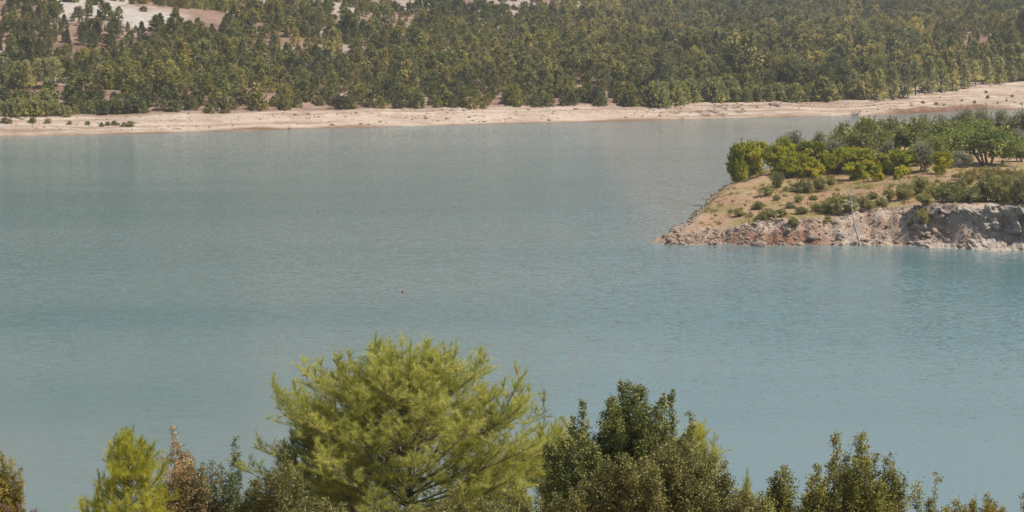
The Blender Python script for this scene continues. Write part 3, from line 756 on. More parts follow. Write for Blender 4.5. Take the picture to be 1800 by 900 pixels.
for k, (px, py, h) in enumerate([(10, 176, 12), (18, 178, 11), (27, 176, 12), (36, 182, 10), (48, 178, 14), (57, 180, 12)]):
    far_plant(['maq_a', 'maq_b'][k % 2], px, py, h, f'low dark shrub, {nth(k)} from the left on the pale slope below the red earth clearing', 'shrub', 'shrub', 'shrubs below the red earth clearing')
rb = [(1148, 187, 40), (1160, 189, 36), (1172, 185, 40), (1186, 184, 36), (1200, 182, 34), (1213, 179, 34), (1243, 178, 30), (1254, 179, 36), (1266, 178, 34), (1280, 178, 38), (1294, 178, 36), (1312, 178, 20), (1330, 178, 24), (1342, 177, 20), (1353, 177, 28), (1368, 177, 26), (1384, 176, 24), (1400, 177, 26), (1416, 176, 28), (1432, 177, 24), (1448, 176, 26), (1462, 176, 24), (1476, 175, 30)]
for k, (px, py, h) in enumerate(rb):
    far_plant(['bush_a', 'bush_b', 'full_c', 'bush_b'][k % 4], px, py, h, f'green pine bush, {nth(k)} from the left in the thicket above the far sandy beach', 'bush', 'pine_bush', 'pine bushes above the far beach', 1.0)
far_plant('bush_a', 1316, 180, 18, 'bright yellow green little pine at the top of the far beach', 'bush', 'pine_bush', None, 0.9)
for key in list(PR):                                                   # make sure every kind stands somewhere in view
    if key not in used and key != 'full_dark':
        far_plant(key, 1468 + 9 * len(used), 168, 26 if key.startswith(('full', 'tall')) else 16, 'pine wedged between the row of pines and the thicket above the far beach', 'pine tree', group='pines at the join of row and thicket')

# the wood on the hillside, one mass
def forest():
    r = np.random.default_rng(7)
    pts = []
    t = 4.0
    while t < 1250:
        sp = np.interp(t, [0, 60, 300, 700, 1200], [3.0, 3.4, 4.2, 5.2, 7.5])
        half = 0.222 * (590 + t) + 60
        xs = np.arange(-half, half, sp) + r.uniform(-0.45, 0.45, len(np.arange(-half, half, sp))) * sp
        ts = t + r.uniform(-0.5, 0.5, len(xs)) * sp
        pts.append(np.stack([xs, ts], 1)); t += sp * 0.95
    P = np.concatenate(pts)
    x = P[:, 0]; tt = P[:, 1]; y = far_shore_y(x) + tt; B = far_beach(x)
    z = far_height(x, y)
    px, py = project(np.stack([x, y, z], -1))
    keep = tt > B + 1.5
    den = fbm(x * 0.018, y * 0.018, oct=3, seed=71)
    q = px
    strip = np.interp(q, [-300, 0, 110, 250, 1140, 1480, 1520, 2000], [44, 44, 40, 26, 24, 30, 3, 3])     # bushes only, next to the beach
    low = (tt - B) < strip
    pale = np.maximum(blob(px, py, CLEAR, 43), 0); red = blob(px, py, REDC, 45)
    sparse = np.interp(q, [350, 480, 980, 1080], [0, 1, 1, 0]) * sstep(60, 110, tt)                          # the open maquis slope in the middle
    u = r.random(len(x))
    keep &= ~((red > 0.35) & (u > 0.06)) & ~((pale > 0.40) & (u > 0.24))
    gap = fbm(x * 0.035, y * 0.022, oct=3, seed=75)
    keep &= ~(low & (u > 0.62)) & ~((den < -0.7) & (u > 0.5)) & ~((sparse > 0.5) & (u > 0.62)) & ~((gap > 0.60) & (u > 0.12)) & ~((gap > 0.28) & (u > 0.55))
    left_edge = (q < 110) & (tt - B < 52) & (tt - B > 6); keep &= ~(left_edge & (u > 0.25))
    x, y, z, tt, low, pale, sparse, q, den, py, px = [a[keep] for a in (x, y, z, tt, low, pale, sparse, q, den, py, px)]
    n = len(x)
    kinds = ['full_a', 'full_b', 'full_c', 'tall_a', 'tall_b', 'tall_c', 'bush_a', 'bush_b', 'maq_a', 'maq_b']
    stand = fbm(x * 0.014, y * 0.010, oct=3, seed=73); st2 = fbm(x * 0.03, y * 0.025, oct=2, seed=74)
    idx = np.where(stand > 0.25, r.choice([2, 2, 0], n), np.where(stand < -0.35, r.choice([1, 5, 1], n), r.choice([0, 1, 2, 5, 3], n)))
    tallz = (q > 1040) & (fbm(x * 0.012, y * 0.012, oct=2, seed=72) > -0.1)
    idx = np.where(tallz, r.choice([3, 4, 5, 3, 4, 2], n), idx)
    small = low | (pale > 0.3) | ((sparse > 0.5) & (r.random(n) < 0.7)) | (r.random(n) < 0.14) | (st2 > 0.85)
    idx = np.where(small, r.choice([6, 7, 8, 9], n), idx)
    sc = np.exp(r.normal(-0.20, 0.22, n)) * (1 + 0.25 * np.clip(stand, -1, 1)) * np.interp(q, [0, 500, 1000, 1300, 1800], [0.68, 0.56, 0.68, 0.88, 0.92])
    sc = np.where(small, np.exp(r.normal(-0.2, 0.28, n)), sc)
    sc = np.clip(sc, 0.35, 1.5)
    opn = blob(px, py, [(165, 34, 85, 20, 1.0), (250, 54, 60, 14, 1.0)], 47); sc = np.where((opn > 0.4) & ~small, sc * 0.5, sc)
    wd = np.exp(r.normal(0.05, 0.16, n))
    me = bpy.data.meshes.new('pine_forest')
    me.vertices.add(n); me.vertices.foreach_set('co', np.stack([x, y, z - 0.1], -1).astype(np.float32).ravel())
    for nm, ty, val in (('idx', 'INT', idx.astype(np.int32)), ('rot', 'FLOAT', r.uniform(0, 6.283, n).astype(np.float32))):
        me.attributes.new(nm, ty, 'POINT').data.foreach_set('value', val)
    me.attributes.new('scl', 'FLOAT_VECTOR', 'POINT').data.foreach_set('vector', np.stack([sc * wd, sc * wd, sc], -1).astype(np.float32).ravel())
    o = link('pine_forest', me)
    tag(o, 'dense pine wood and scrub covering the far hillside', 'forest', kind='stuff')
    ng = bpy.data.node_groups.new('plant_wood', 'GeometryNodeTree')
    ng.interface.new_socket('Geometry', in_out='INPUT', socket_type='NodeSocketGeometry')
    ng.interface.new_socket('Geometry', in_out='OUTPUT', socket_type='NodeSocketGeometry')
    N, L = ng.nodes, ng.links
    gi = N.new('NodeGroupInput'); go = N.new('NodeGroupOutput')
    join = N.new('GeometryNodeJoinGeometry')
    for k in reversed(kinds):
        jj = N.new('GeometryNodeJoinGeometry')
        for ob in used[k]:
            oi = N.new('GeometryNodeObjectInfo'); oi.transform_space = 'ORIGINAL'; oi.inputs['Object'].default_value = ob
            L.new(oi.outputs['Geometry'], jj.inputs[0])
        gt = N.new('GeometryNodeGeometryToInstance'); L.new(jj.outputs[0], gt.inputs[0]); L.new(gt.outputs[0], join.inputs[0])
    ip = N.new('GeometryNodeInstanceOnPoints')
    def named(nm, ty):
        a = N.new('GeometryNodeInputNamedAttribute'); a.data_type = ty; a.inputs[0].default_value = nm; return a.outputs[0]
    L.new(gi.outputs[0], ip.inputs['Points']); L.new(join.outputs[0], ip.inputs['Instance'])
    ip.inputs['Pick Instance'].default_value = True
    L.new(named('idx', 'INT'), ip.inputs['Instance Index'])
    cx = N.new('ShaderNodeCombineXYZ'); L.new(named('rot', 'FLOAT'), cx.inputs[2])
    er = N.new('FunctionNodeEulerToRotation'); L.new(cx.outputs[0], er.inputs[0]); L.new(er.outputs[0], ip.inputs['Rotation'])
    L.new(named('scl', 'FLOAT_VECTOR'), ip.inputs['Scale'])
    L.new(ip.outputs[0], go.inputs[0])
    md = o.modifiers.new('wood', 'NODES'); md.node_group = ng
    return n
print('forest trees', forest())

# ------------------------------------------------------------------ orchard on the peninsula
rng = np.random.default_rng(202)
OR = {}
for kind, H, R, nvar in (('fig', 5.0, 3.6, 3), ('pome', 3.2, 1.5, 4), ('olive', 4.2, 2.1, 3), ('shrub', 1.6, 1.2, 4), ('weed', 1.2, 1.3, 2)):
    for v in range(nvar):
        w, f = grow_crown(rng, H, R, kind)
        mt = 'fig_pale' if (kind == 'fig' and v == 1) else kind
        OR[kind, v] = (w.mesh(f'{kind}_wood', M['bark_grey']), f.mesh(f'{kind}_leaves', M[mt]), H, R)
ORN = {'fig': ('fig_tree', 'tree'), 'pome': ('fruit_tree', 'tree'), 'olive': ('olive_tree', 'tree'), 'shrub': ('shrub', 'shrub'), 'weed': ('dry_weed', 'weeds')}
def orchard(kind, v, px, py, hpx, wpx, label, group=None):
    P = hit(px, py, pen_height, 262, 420); D = P[1]
    for _ in range(4):                                                  # trees whose foot is hidden stand on the back of the low crest
        x = ray(px, py)[0] * D / ray(px, py)[1]; D = min(D, float(pen_back(np.array([x]))[0]) - 12)
    x = ray(px, py)[0] * D / ray(px, py)[1]
    P = np.array([x, D, float(pen_height(np.array([x]), np.array([D]))[0])])
    S = FPX / P[1]; w, c, H, R = OR[kind, v]
    tp = ray(px, py - hpx); h = CAM[2] + tp[2] * D / tp[1] - P[2]
    sz = 1.02 * h / H; sx = 1.30 * wpx / S / (2 * R)
    nm = ORN[kind]
    parts = ('trunk', 'crown') if nm[1] == 'tree' else ('stem', 'foliage')
    return plant(nm[0], w, c, P + np.array([0, 0, -0.03]), rng.uniform(0, 6.28), (sx, sx, sz), label, nm[1], group, parts)

trees = [
 ('fig', 0, 1735, 291, 72, 92, 'large spreading fig tree with several bare trunks, on pink earth at right'),
 ('fig', 2, 1664, 276, 62, 74, 'dark green fig tree left of the large multi-trunked fig'),
 ('fig', 1, 1618, 268, 58, 66, 'fig tree behind the tall grey olive, in the middle of the orchard'),
 ('fig', 1, 1570, 266, 56, 62, 'pale fig tree between the yellow-topped tree and the middle fig'),
 ('fig', 1, 1528, 272, 62, 68, 'pale leaved fig tree in the centre of the back row'),
 ('fig', 1, 1486, 272, 54, 52, 'leftmost pale fig tree in the back row'),
 ('fig', 0, 1702, 262, 50, 64, 'fig tree behind and above the large multi-trunked fig'),
 ('fig', 2, 1792, 284, 36, 42, 'low fig tree at the right edge of the photo, below a round olive'),
 ('pome', 1, 1522, 262, 52, 32, 'bright yellow tree crown sticking up above the pale figs'),
 ('olive', 0, 1622, 302, 52, 52, 'tall grey olive tree in front of the figs, with a bare trunk'),
 ('olive', 1, 1689, 294, 28, 38, 'small silvery olive beside the large multi-trunked fig'),
 ('olive', 2, 1400, 283, 50, 42, 'dark grey olive at the left end of the back row'),
 ('olive', 1, 1440, 276, 44, 30, 'dark olive with two humps behind the yellow trees'),
 ('olive', 0, 1466, 290, 44, 40, 'grey olive in the middle of the yellow trees'),
 ('olive', 2, 1562, 292, 44, 36, 'silvery olive peeping out above the front yellow trees'),
 ('olive', 1, 1558, 258, 48, 34, 'pale topped grey olive standing against the water'),
 ('olive', 0, 1622, 250, 46, 28, 'pale round olive at the left end of the far olive row'),
 ('olive', 2, 1650, 250, 44, 38, 'grey olive second in the far olive row'),
 ('olive', 1, 1690, 246, 54, 44, 'tall ragged olive third in the far olive row'),
 ('olive', 0, 1724, 248, 56, 44, 'tall feathery olive fourth in the far olive row'),
 ('olive', 2, 1760, 250, 54, 46, 'dark olive fifth in the far olive row'),
 ('olive', 1, 1795, 252, 60, 52, 'large brown green olive at the right end of the far olive row'),
 ('olive', 0, 1784, 272, 44, 36, 'round grey olive in the gap right of the large fig'),
 ('pome', 0, 1391, 312, 38, 36, 'bushy green fruit tree second from the left in the front row'),
 ('pome', 1, 1360, 308, 54, 40, 'yellowing fruit tree at the left end of the orchard'),
 ('pome', 2, 1425, 300, 50, 42, 'tall yellow green fruit tree behind the front row on the left'),
 ('pome', 3, 1430, 313, 34, 34, 'low bushy fruit tree third from the left in the front row'),
 ('pome', 0, 1465, 305, 32, 26, 'small dark fruit tree fourth from the left in the front row'),
 ('pome', 1, 1502, 302, 42, 44, 'wide yellow green fruit tree in the second row, centre'),
 ('pome', 2, 1503, 316, 30, 34, 'round low fruit tree casting shade on the orange earth'),
 ('pome', 3, 1543, 318, 26, 18, 'narrow little fruit bush in front of the bare stemmed fruit tree'),
 ('pome', 0, 1553, 304, 36, 32, 'fruit tree with a bare dark stem in the front row'),
 ('pome', 1, 1584, 307, 44, 46, 'largest bright green fruit tree, left of the tall grey olive'),
 ('pome', 2, 1656, 306, 38, 28, 'narrow bright green fruit tree right of the tall grey olive'),
 ('pome', 3, 1579, 315, 18, 14, 'small green sapling at the foot of the largest bright fruit tree'),
 ('pome', 2, 1320, 300, 50, 44, 'yellow green fruit tree beyond the left end of the front row'),
 ('pome', 0, 1298, 292, 42, 34, 'small fruit tree farthest left on the peninsula'),
 ('pome', 3, 1380, 292, 48, 40, 'yellow fruit tree at the back, below the dark grey olive'),
 ('pome', 1, 1447, 300, 34, 32, 'yellow green fruit tree between the third and fourth of the front row'),
 ('pome', 3, 1526, 304, 40, 36, 'fruit tree in the second row behind the narrow little fruit bush'),
 ('pome', 2, 1606, 292, 36, 34, 'fruit tree half hidden behind the tall grey olive'),
 ('pome', 1, 1408, 306, 36, 30, 'yellowish fruit tree in the gap left of the low bushy one'),
 ('fig', 2, 1640, 284, 44, 48, 'low fig tree behind the narrow bright green fruit tree'),
 ('olive', 0, 1376, 276, 36, 34, 'grey olive at the far left of the back row, beside the dark grey one'),
 ('pome', 0, 1484, 294, 36, 34, 'green fruit tree tucked behind the small dark fruit tree'),
]
for t in trees: orchard(*t)
shrubs = [
 (0, 1404, 338, 20, 24, 'left one of three small shrubs sharing a shadow on the orange earth'), (1, 1420, 339, 20, 20, 'middle one of three small shrubs sharing a shadow on the orange earth'), (2, 1440, 337, 24, 26, 'right one of three small shrubs sharing a shadow on the orange earth'),
 (3, 1366, 330, 24, 22, 'grey green shrub with a bare stem near the left end of the field'), (0, 1381, 336, 8, 9, 'tiny round shrub alone on the left of the field'), (1, 1461, 325, 14, 16, 'pale shrub alone in the middle of the field'),
 (1, 1457, 374, 24, 26, 'left part of the thick shrub clump behind the dead tree'), (2, 1476, 376, 34, 36, 'tall shrub directly behind the dead tree'), (3, 1494, 374, 28, 30, 'right part of the thick shrub clump behind the dead tree'),
 (0, 1521, 369, 22, 26, 'green shrub right of the dead tree at the top of the bank'), (1, 1548, 364, 16, 26, 'low shrub between the dead tree and the cliff'), (2, 1564, 352, 20, 20, 'dark shrub left of the grey green thicket'),
 (3, 1590, 350, 24, 32, 'rounded grey shrub at the left end of the thicket'), (0, 1614, 343, 30, 42, 'broad green shrub at the back left of the thicket'), (1, 1640, 350, 26, 36, 'pale shrub in the left half of the thicket'),
 (2, 1624, 360, 20, 34, 'low pale shrub at the front of the thicket'), (3, 1668, 356, 32, 42, 'dense shrub in the middle of the thicket'), (0, 1690, 352, 34, 40, 'grey green shrub right of the middle of the thicket'),
 (1, 1736, 355, 50, 46, 'tallest dark green shrub of the thicket above the cliff'), (2, 1712, 356, 26, 34, 'low shrub left of the tallest shrub above the cliff'), (3, 1770, 355, 42, 46, 'bushy green shrub between the tallest shrub and the right edge'),
 (0, 1798, 357, 46, 42, 'shrub at the right edge of the photo above the cliff'), (1, 1350, 386, 18, 30, 'dark shrub at the left end of the bank top'), (2, 1374, 381, 14, 22, 'grey shrub second on the bank top from the left'),
 (3, 1410, 376, 12, 20, 'low green shrub on the bank top halfway to the dead tree'), (0, 1390, 366, 10, 18, 'small shrub in the grass above the bank top'), (1, 1366, 352, 10, 14, 'tiny green tuft in the grass on the left'),
 (2, 1404, 356, 12, 16, 'small green shrub in the grass below the three shaded shrubs'), (3, 1622, 396, 26, 26, 'yellow green shrub growing on the scree left of the cliff'), (0, 1455, 391, 12, 10, 'little upright green plant on the red bank'),
 (2, 1346, 344, 16, 24, 'grey green shrub at the left end of the grass strip'), (0, 1332, 368, 14, 24, 'low shrub on the bank top at the left tip'), (3, 1436, 372, 12, 22, 'low spreading shrub left of the clump behind the dead tree'), (1, 1534, 350, 12, 20, 'pale low shrub in the grass right of the dead tree'), (0, 1300, 380, 12, 22, 'small shrub nearest the left tip of the peninsula'),
 (1, 1394, 398, 16, 18, 'dark green plant hanging on the red bank at left'), (2, 1600, 400, 14, 14, 'small dry plant on the scree beside the yellow green shrub'), (3, 1430, 352, 8, 14, 'dry little tuft near the middle of the grass'),
]
for v, px, py, h, w, lab in shrubs: orchard('shrub', v, px, py, h, w, lab)
for k, (px, py, h, w) in enumerate(sorted([(1690, 316, 14, 30), (1712, 314, 18, 36), (1734, 312, 18, 34), (1756, 314, 20, 34), (1776, 312, 16, 34), (1796, 316, 18, 30), (1704, 324, 16, 30), (1745, 324, 18, 40), (1782, 326, 18, 40)])):
    orchard('weed', k % 2, px, py, h, w, f'tall yellow dry weeds, {nth(k)} from the left between the thicket and the large fig', 'dry weeds above the thicket')

# dry grass on the field: one mass of blades
def field_grass():
    r = np.random.default_rng(9); n = 60000
    x = r.uniform(22, 80, n); tt = r.uniform(3.5, 58, n); y = pen_front(x) + tt
    m = fbm(x * 0.12, y * 0.12, oct=3, seed=81); keep = (m + r.normal(0, 0.25, n) > 0.0)
    x, y = x[keep], y[keep]; n = len(x)
    g = Geo()
    g.leaves(np.stack([x, y, pen_height(x, y) - 0.02], -1), np.stack([r.normal(0, .5, n), r.normal(0, .5, n), np.ones(n)], -1), r.uniform(0.10, 0.26, n) * (1 + 0.9 * np.clip(fbm(x * 0.5, y * 0.5, oct=2, seed=82), 0, 1)), 0.05, r)
    nt = 520; tx = r.uniform(22, 75, nt); ty = pen_front(tx) + r.uniform(4, 50, nt) ** 1.0; ok = ty < pen_back(tx) - 3
    tx, ty = tx[ok], ty[ok]; m = r.integers(14, 46, len(tx)); k = np.repeat(np.arange(len(tx)), m); m = len(k)
    sp = r.uniform(0.12, 0.4, len(tx))[k]; bx = tx[k] + r.normal(0, 1, m) * sp; by = ty[k] + r.normal(0, 1, m) * sp
    g.leaves(np.stack([bx, by, pen_height(bx, by) - 0.02], -1), np.stack([r.normal(0, .45, m), r.normal(0, .45, m), np.ones(m)], -1), r.uniform(0.2, 0.55, m) * r.uniform(0.6, 1.2, len(tx))[k], 0.06, r, np.clip(r.choice([0.1, 0.35, 0.8], len(tx))[k] + r.normal(0, 0.15, m), 0, 1))
    o = link('dry_grass', g.mesh('dry_grass', M['weed']))
    tag(o, 'short dry yellow grass on the orange field', 'grass', kind='stuff')
field_grass()

# ------------------------------------------------------------------ rocks
ICO_V = None
def ico():
    bm = bmesh.new(); bmesh.ops.create_icosphere(bm, subdivisions=1, radius=1.0)
    V = np.array([v.co[:] for v in bm.verts]); F = np.array([[v.index for v in f.verts] for f in bm.faces]); bm.free()
    return V, F
IV, IF = ico()
M['stone'] = rock_mat('scree_stone', [(0.25, (0.20, 0.14, 0.10)), (0.5, (0.39, 0.30, 0.23)), (0.8, (0.58, 0.49, 0.40))], 0.9)
def scree():
    r = np.random.default_rng(12); g = Geo(); n = 7000
    x = r.uniform(18, 66, n); q = ppx(x)
    bw = np.interp(q, [1120, 1340, 1460, 1560, 1640, 1700, 2100], [3, 3.2, 4.6, 6.6, 4.0, 1.4, 1.4])
    tt = r.uniform(-0.3, 1, n) * bw * 1.0
    y = pen_front(x) + tt
    fl = np.arange(n) >= 5700                                            # the last ones lie on the left flank
    x = np.where(fl, r.uniform(19, 33, n), x); y = np.where(fl, pen_back(x) - r.uniform(0, 9, n), y)
    z = pen_height(x, y)
    s = np.exp(r.normal(-2.7, 0.7, n)) * (1 + 0.5 * np.clip(fbm(x * 0.5, y * 0.5, oct=2, seed=92), -1, 1))
    BV, BF = IV[:12], None
    for k in range(n):
        A = r.normal(size=(3, 3)); Qm, _ = np.linalg.qr(A)
        V = (IV * (1 + r.normal(0, 0.17, (len(IV), 1)))) @ Qm * (s[k] * np.array([1, r.uniform(.6, 1), r.uniform(.4, .8)]))
        if k % 9: V = V[:]
        g.add(V + np.array([x[k], y[k], z[k] + s[k] * 0.15]), IF, r.random())
    o = link('scree', g.mesh('scree', M['stone']))
    tag(o, 'loose pinkish stones strewn over the eroded bank', 'stones', kind='stuff')
scree()
RK = []
r_ = np.random.default_rng(14)
for k in range(4):
    g = Geo(); V = IV * (1 + r_.normal(0, 0.16, (len(IV), 1))) * np.array([1, 0.8, 0.62]); g.add(V, IF, r_.random()); RK.append(g.mesh('boulder', M['stone']))
boul = [(1462, 424, 12), (1478, 421, 9), (1524, 424, 10), (1548, 426, 9), (1577, 427, 12), (1600, 427, 10), (1618, 429, 13), (1640, 431, 10), (1664, 433, 12), (1688, 434, 14), (1706, 434, 12), (1726, 436, 16), (1748, 437, 14), (1772, 438, 18), (1794, 439, 15), (1585, 412, 9), (1560, 398, 10), (1538, 388, 9), (1608, 386, 12), (1590, 376, 10), (1440, 412, 9), (1398, 420, 10), (1375, 424, 9)]
boul.sort()
low_n = up_n = 0
for k, (px, py, w) in enumerate(boul):
    P = hit(px, py, pen_height, 255, 330); s = w / (FPX / P[1]) / 2
    o = link('boulder', RK[k % 4], None, P + np.array([0, 0, s * 0.12]), r_.uniform(0, 6.28), (s, s, s * r_.uniform(0.75, 1.1)))
    if py > 405: lab = f"angular pale boulder, {nth(low_n)} from the left along the peninsula's water edge"; low_n += 1
    else: lab = f'pale boulder, {nth(up_n)} from the left in the upper slope of the eroded bank'; up_n += 1
    tag(o, lab, 'boulder', 'boulders at the water edge' if py > 405 else 'boulders in the upper bank')
for k, (px, py, w) in enumerate(sorted([(1467, 336, 6), (1387, 322, 4), (1419, 340, 4), (1469, 312, 3), (1680, 313, 8), (1688, 317, 6), (1700, 318, 5), (1462, 335, 4), (1788, 303, 5)])):
    P = hit(px, py, pen_height, 262, 400); s = w / (FPX / P[1]) / 2
    tag(link('stone', RK[k % 4], None, P + np.array([0, 0, s * 0.1]), r_.uniform(0, 6.28), (s, s, s * 0.7)), f'small whitish stone, {nth(k)} from the left on the bare orange field', 'stone', 'stones on the orange field')

def beach_stones():
    """pebbles, clods and dry tufts on the far beach, too small to count"""
    r = np.random.default_rng(16); g = Geo(); n = 2600
    x = r.uniform(-150, 150, n); B = far_beach(x); tt = B * r.uniform(0.03, 1.05, n) ** 0.8
    m = fbm(x * 0.06, tt * 0.25, oct=3, seed=91); keep = m + r.normal(0, .3, n) > 0.05
    x, tt = x[keep], tt[keep]; y = far_shore_y(x) + tt; z = far_height(x, y); n = len(x)
    s = np.exp(r.normal(-1.75, 0.5, n))
    for k in range(n):
        V = IV * (1 + r.normal(0, 0.2, (len(IV), 1))) * (s[k] * np.array([1.2, 1, 0.6]))
        g.add(V + np.array([x[k], y[k], z[k]]), IF, r.random())
    tag(link('beach_stones', g.mesh('beach_stones', M['stone'])), 'scattered small stones and clods on the pale far shore', 'stones', kind='stuff')
beach_stones()

# dead tree leaning out of the water's edge
def branchy(rng, g, P, R, depth, lo=0.35, n=7, droop=-0.2):
    g.tube(P, R, 6 if depth == 2 else 4)
    if depth == 0: return
    L = np.linalg.norm(np.diff(P, axis=0), axis=1).sum()
    for s in np.linspace(lo, 0.95, n):
        q, d = along(P, np.array([s])); side = unit(cross(d[0], rng.normal(size=3)))
        l = L * rng.uniform(0.16, 0.34) * (1.15 - 0.6 * s) * (1 if depth == 2 else 0.9)
        C = curve(rng, q[0], side + d[0] * 0.4, l, 5, droop, 0.25)
        branchy(rng, g, C, np.linspace(R[0] * 0.32, 0.008, 6), depth - 1, 0.35, 4, droop)
dt = hit(1511, 429, pen_height, 255, 330); S = FPX / dt[1]
g = Geo(); rr = np.random.default_rng(21)
pts = [(1511, 430), (1508, 418), (1503, 402), (1499, 388), (1496, 372), (1494, 358), (1492, 345), (1491, 335), (1493, 328)]
P = np.array([[(px - 1511) / S, -0.6 - 0.05 * k, (430 - py) / S * 1.02 - 0.25] for k, (px, py) in enumerate(pts)])
limbs = []
g.tube(P, np.linspace(0.125, 0.025, len(P)), 7)
def limb(pp, yb, r0):
    Q = np.array([[(px - 1511) / S, -0.62 - 0.25 * yb - 0.12 * k, (430 - py) / S - 0.2] for k, (px, py) in enumerate(pp)])
    gb = Geo(); branchy(rr, gb, Q, np.linspace(r0, 0.014, len(Q)), 1, 0.4, 5, 0.1); limbs.append(gb)
for pp, yb in [([(1495, 360), (1487, 354), (1479, 355), (1474, 360)], 1.2), ([(1495, 353), (1484, 350), (1473, 347)], 1.4), ([(1496, 358), (1503, 354), (1507, 357)], 1.2), ([(1497, 378), (1490, 376), (1484, 382), (1480, 388)], 0.9),
               ([(1501, 396), (1490, 403), (1479, 411), (1470, 416)], 0.6), ([(1503, 402), (1488, 412), (1474, 424), (1466, 430)], 0.4), ([(1506, 412), (1500, 420), (1492, 430)], 0.2), ([(1494, 350), (1497, 344), (1499, 349)], 1.5), ([(1492, 340), (1488, 334), (1486, 327)], 1.7)]:
    limb(pp, yb, 0.065)
t = link('dead_tree', None, None, dt); tag(t, 'bleached leafless dead tree leaning at the water edge of the bank', 'dead tree')
link('trunk', g.mesh('dead_trunk', M['dead'], True), t); [link('branch', gb.mesh('dead_branch', M['dead'], True), t) for gb in limbs]

def dead_brush(px, py, hf, d0, d1, hpx, wpx, label, mat='brush', n=16, seed=1, group=None, flat=0.5):
    P = hit(px, py, hf, d0, d1); S = FPX / P[1]; rr = np.random.default_rng(seed); g = Geo()
    for k in range(n):
        az = rr.uniform(0, 6.28); L = rr.uniform(0.5, 1.0)
        d = np.array([math.cos(az) * wpx / S / 2, math.sin(az) * wpx / S / 2, hpx / S * rr.uniform(0.4, 1.0)])
        C = curve(rr, rr.normal(0, 0.12, 3) * np.array([wpx / S * 0.6, wpx / S * 0.6, 0]), d, np.linalg.norm(d) * L, 5, 0.05, 0.3)
        r0 = 0.02 + 0.00006 * P[1]
        branchy(rr, g, C, np.linspace(r0, r0 * 0.3, 6), 1, 0.3, 5, 0.1)
    o = link('dead_brush', g.mesh('dead_brush', M[mat]), None, P)
    tag(o, label, 'dead brush', group)
dead_brush(1503, 204, far_height, 500, 620, 12, 22, 'grey dead bush standing at the far waterline', n=26, seed=2)
for k, (px, py) in enumerate(sorted([(1238, 203), (1252, 196), (1266, 202), (1276, 192), (1290, 190), (1262, 188), (1228, 198), (1300, 198), (1186, 200)])):
    dead_brush(px, py, far_height, 480, 640, 7, 30, f'tangle of washed-up grey branches, {nth(k)} from the left on the far sandy beach', n=12, seed=30 + k, group='washed-up branches on the far beach')
for k, (px, py, h, w) in enumerate(sorted([(1575, 424, 16, 26), (1555, 420, 14, 20), (1590, 428, 10, 24), (1345, 428, 12, 30), (1300, 429, 9, 26)])):
    dead_brush(px, py, pen_height, 255, 330, h, w, f'brown dead brush, {nth(k)} from the left at the foot of the eroded bank', n=12, seed=50 + k, group='dead brush along the bank foot')
dead_brush(1783, 298, pen_height, 280, 400, 20, 24, 'bare thorny dead shrub right of the large fig', n=10, seed=77)

def beach_shrubs():
    r = np.random.default_rng(15)
    spots = [(x + r.normal(0, 3), y) for x, y in [(183, 222), (192, 221), (200, 220), (208, 221), (216, 222), (226, 222), (62, 216), (82, 217), (124, 219), (148, 219), (6, 216), (18, 217), (1690, 178), (1712, 181), (1735, 172), (1750, 182), (1768, 178), (1640, 184), (1620, 182), (1660, 186), (1784, 170), (1738, 163), (1795, 184)]]
    spots.sort(); nl = sum(1 for p in spots if p[0] < 900)
    for k, (px, py) in enumerate(spots):
        left = px < 900
        P = hit(px, py, far_height, 430, 700); s = r.uniform(0.35, 0.7) if left else r.uniform(0.18, 0.38)
        w, c, H = PR[['maq_a', 'maq_b'][k % 2]]
        plant('shrub', w, c, P, r.uniform(0, 6.28), (s, s, s * 0.7), f'tiny scrubby plant, {nth(k)} from the left on the bare pale left shore' if left else f'tiny scrubby plant, {nth(k - nl)} from the left on the wide sloping beach at right', 'shrub', 'plants on the bare left shore' if left else 'plants on the right beach', ('stem', 'foliage'))
beach_shrubs()

# ------------------------------------------------------------------ foreground trees and shrubs on the near bank
def near_at(px, D):
    d = ray(px, 900); x = d[0] * D / d[1]
    return np.array([x, D, float(near_height(np.array([x]), np.array([D]))[0])])
def ztop(py, D):
    d = ray(900, py); return CAM[2] + d[2] * D / d[1]
def near_pine(px, pytop, wpx, D, label, mat, prof, seed, name='pine_tree', **kw):
    B = near_at(px, D); S = FPX / D; H = ztop(pytop, D) - B[2]
    w, f = grow_pine(np.random.default_rng(seed), H, wpx / S / 2, prof, **kw)
    t, _ = plant(name, w.mesh('pine_wood', M['bark'], True), f.mesh('pine_needles', M[mat]), B, 0, 1.0, label, 'pine tree')
    return t
bushy = lambda f: (0.85 + 0.3 * f if f < 0.5 else max(0.0, 1 - (f - 0.5) / 0.5) ** 0.62) + 0.04
near_pine(726, 592, 585, 42, 'large bushy yellow green pine in the middle of the foreground', 'needle', bushy, 11, gap=0.25, per=6, ndens=270, tw=0.12)
near_pine(226, 753, 185, 40, 'small bright yellow green pine at the left of the foreground', 'needle_bright', bushy, 12, gap=0.20, per=5, ndens=260, tw=0.11)
near_pine(945, 738, 235, 43.5, 'slender pine squeezed between the large pine and the dark oak', 'needle_bright', bushy, 13, gap=0.27, per=4, ndens=220)
near_pine(1244, 738, 150, 40.5, 'thin pale pine behind the right side of the dark oak', 'needle_bright', bushy, 14, gap=0.32, per=4, ndens=220)
near_pine(545, 745, 190, 43.0, 'green pine half hidden behind the left of the large pine', 'needle_dark', bushy, 15, gap=0.27, per=5, ndens=220)
near_pine(1312, 822, 60, 39, 'pale pine shoot beside the right end of the brown oak thicket', 'needle_bright', bushy, 16, gap=0.30, per=3, ndens=220)

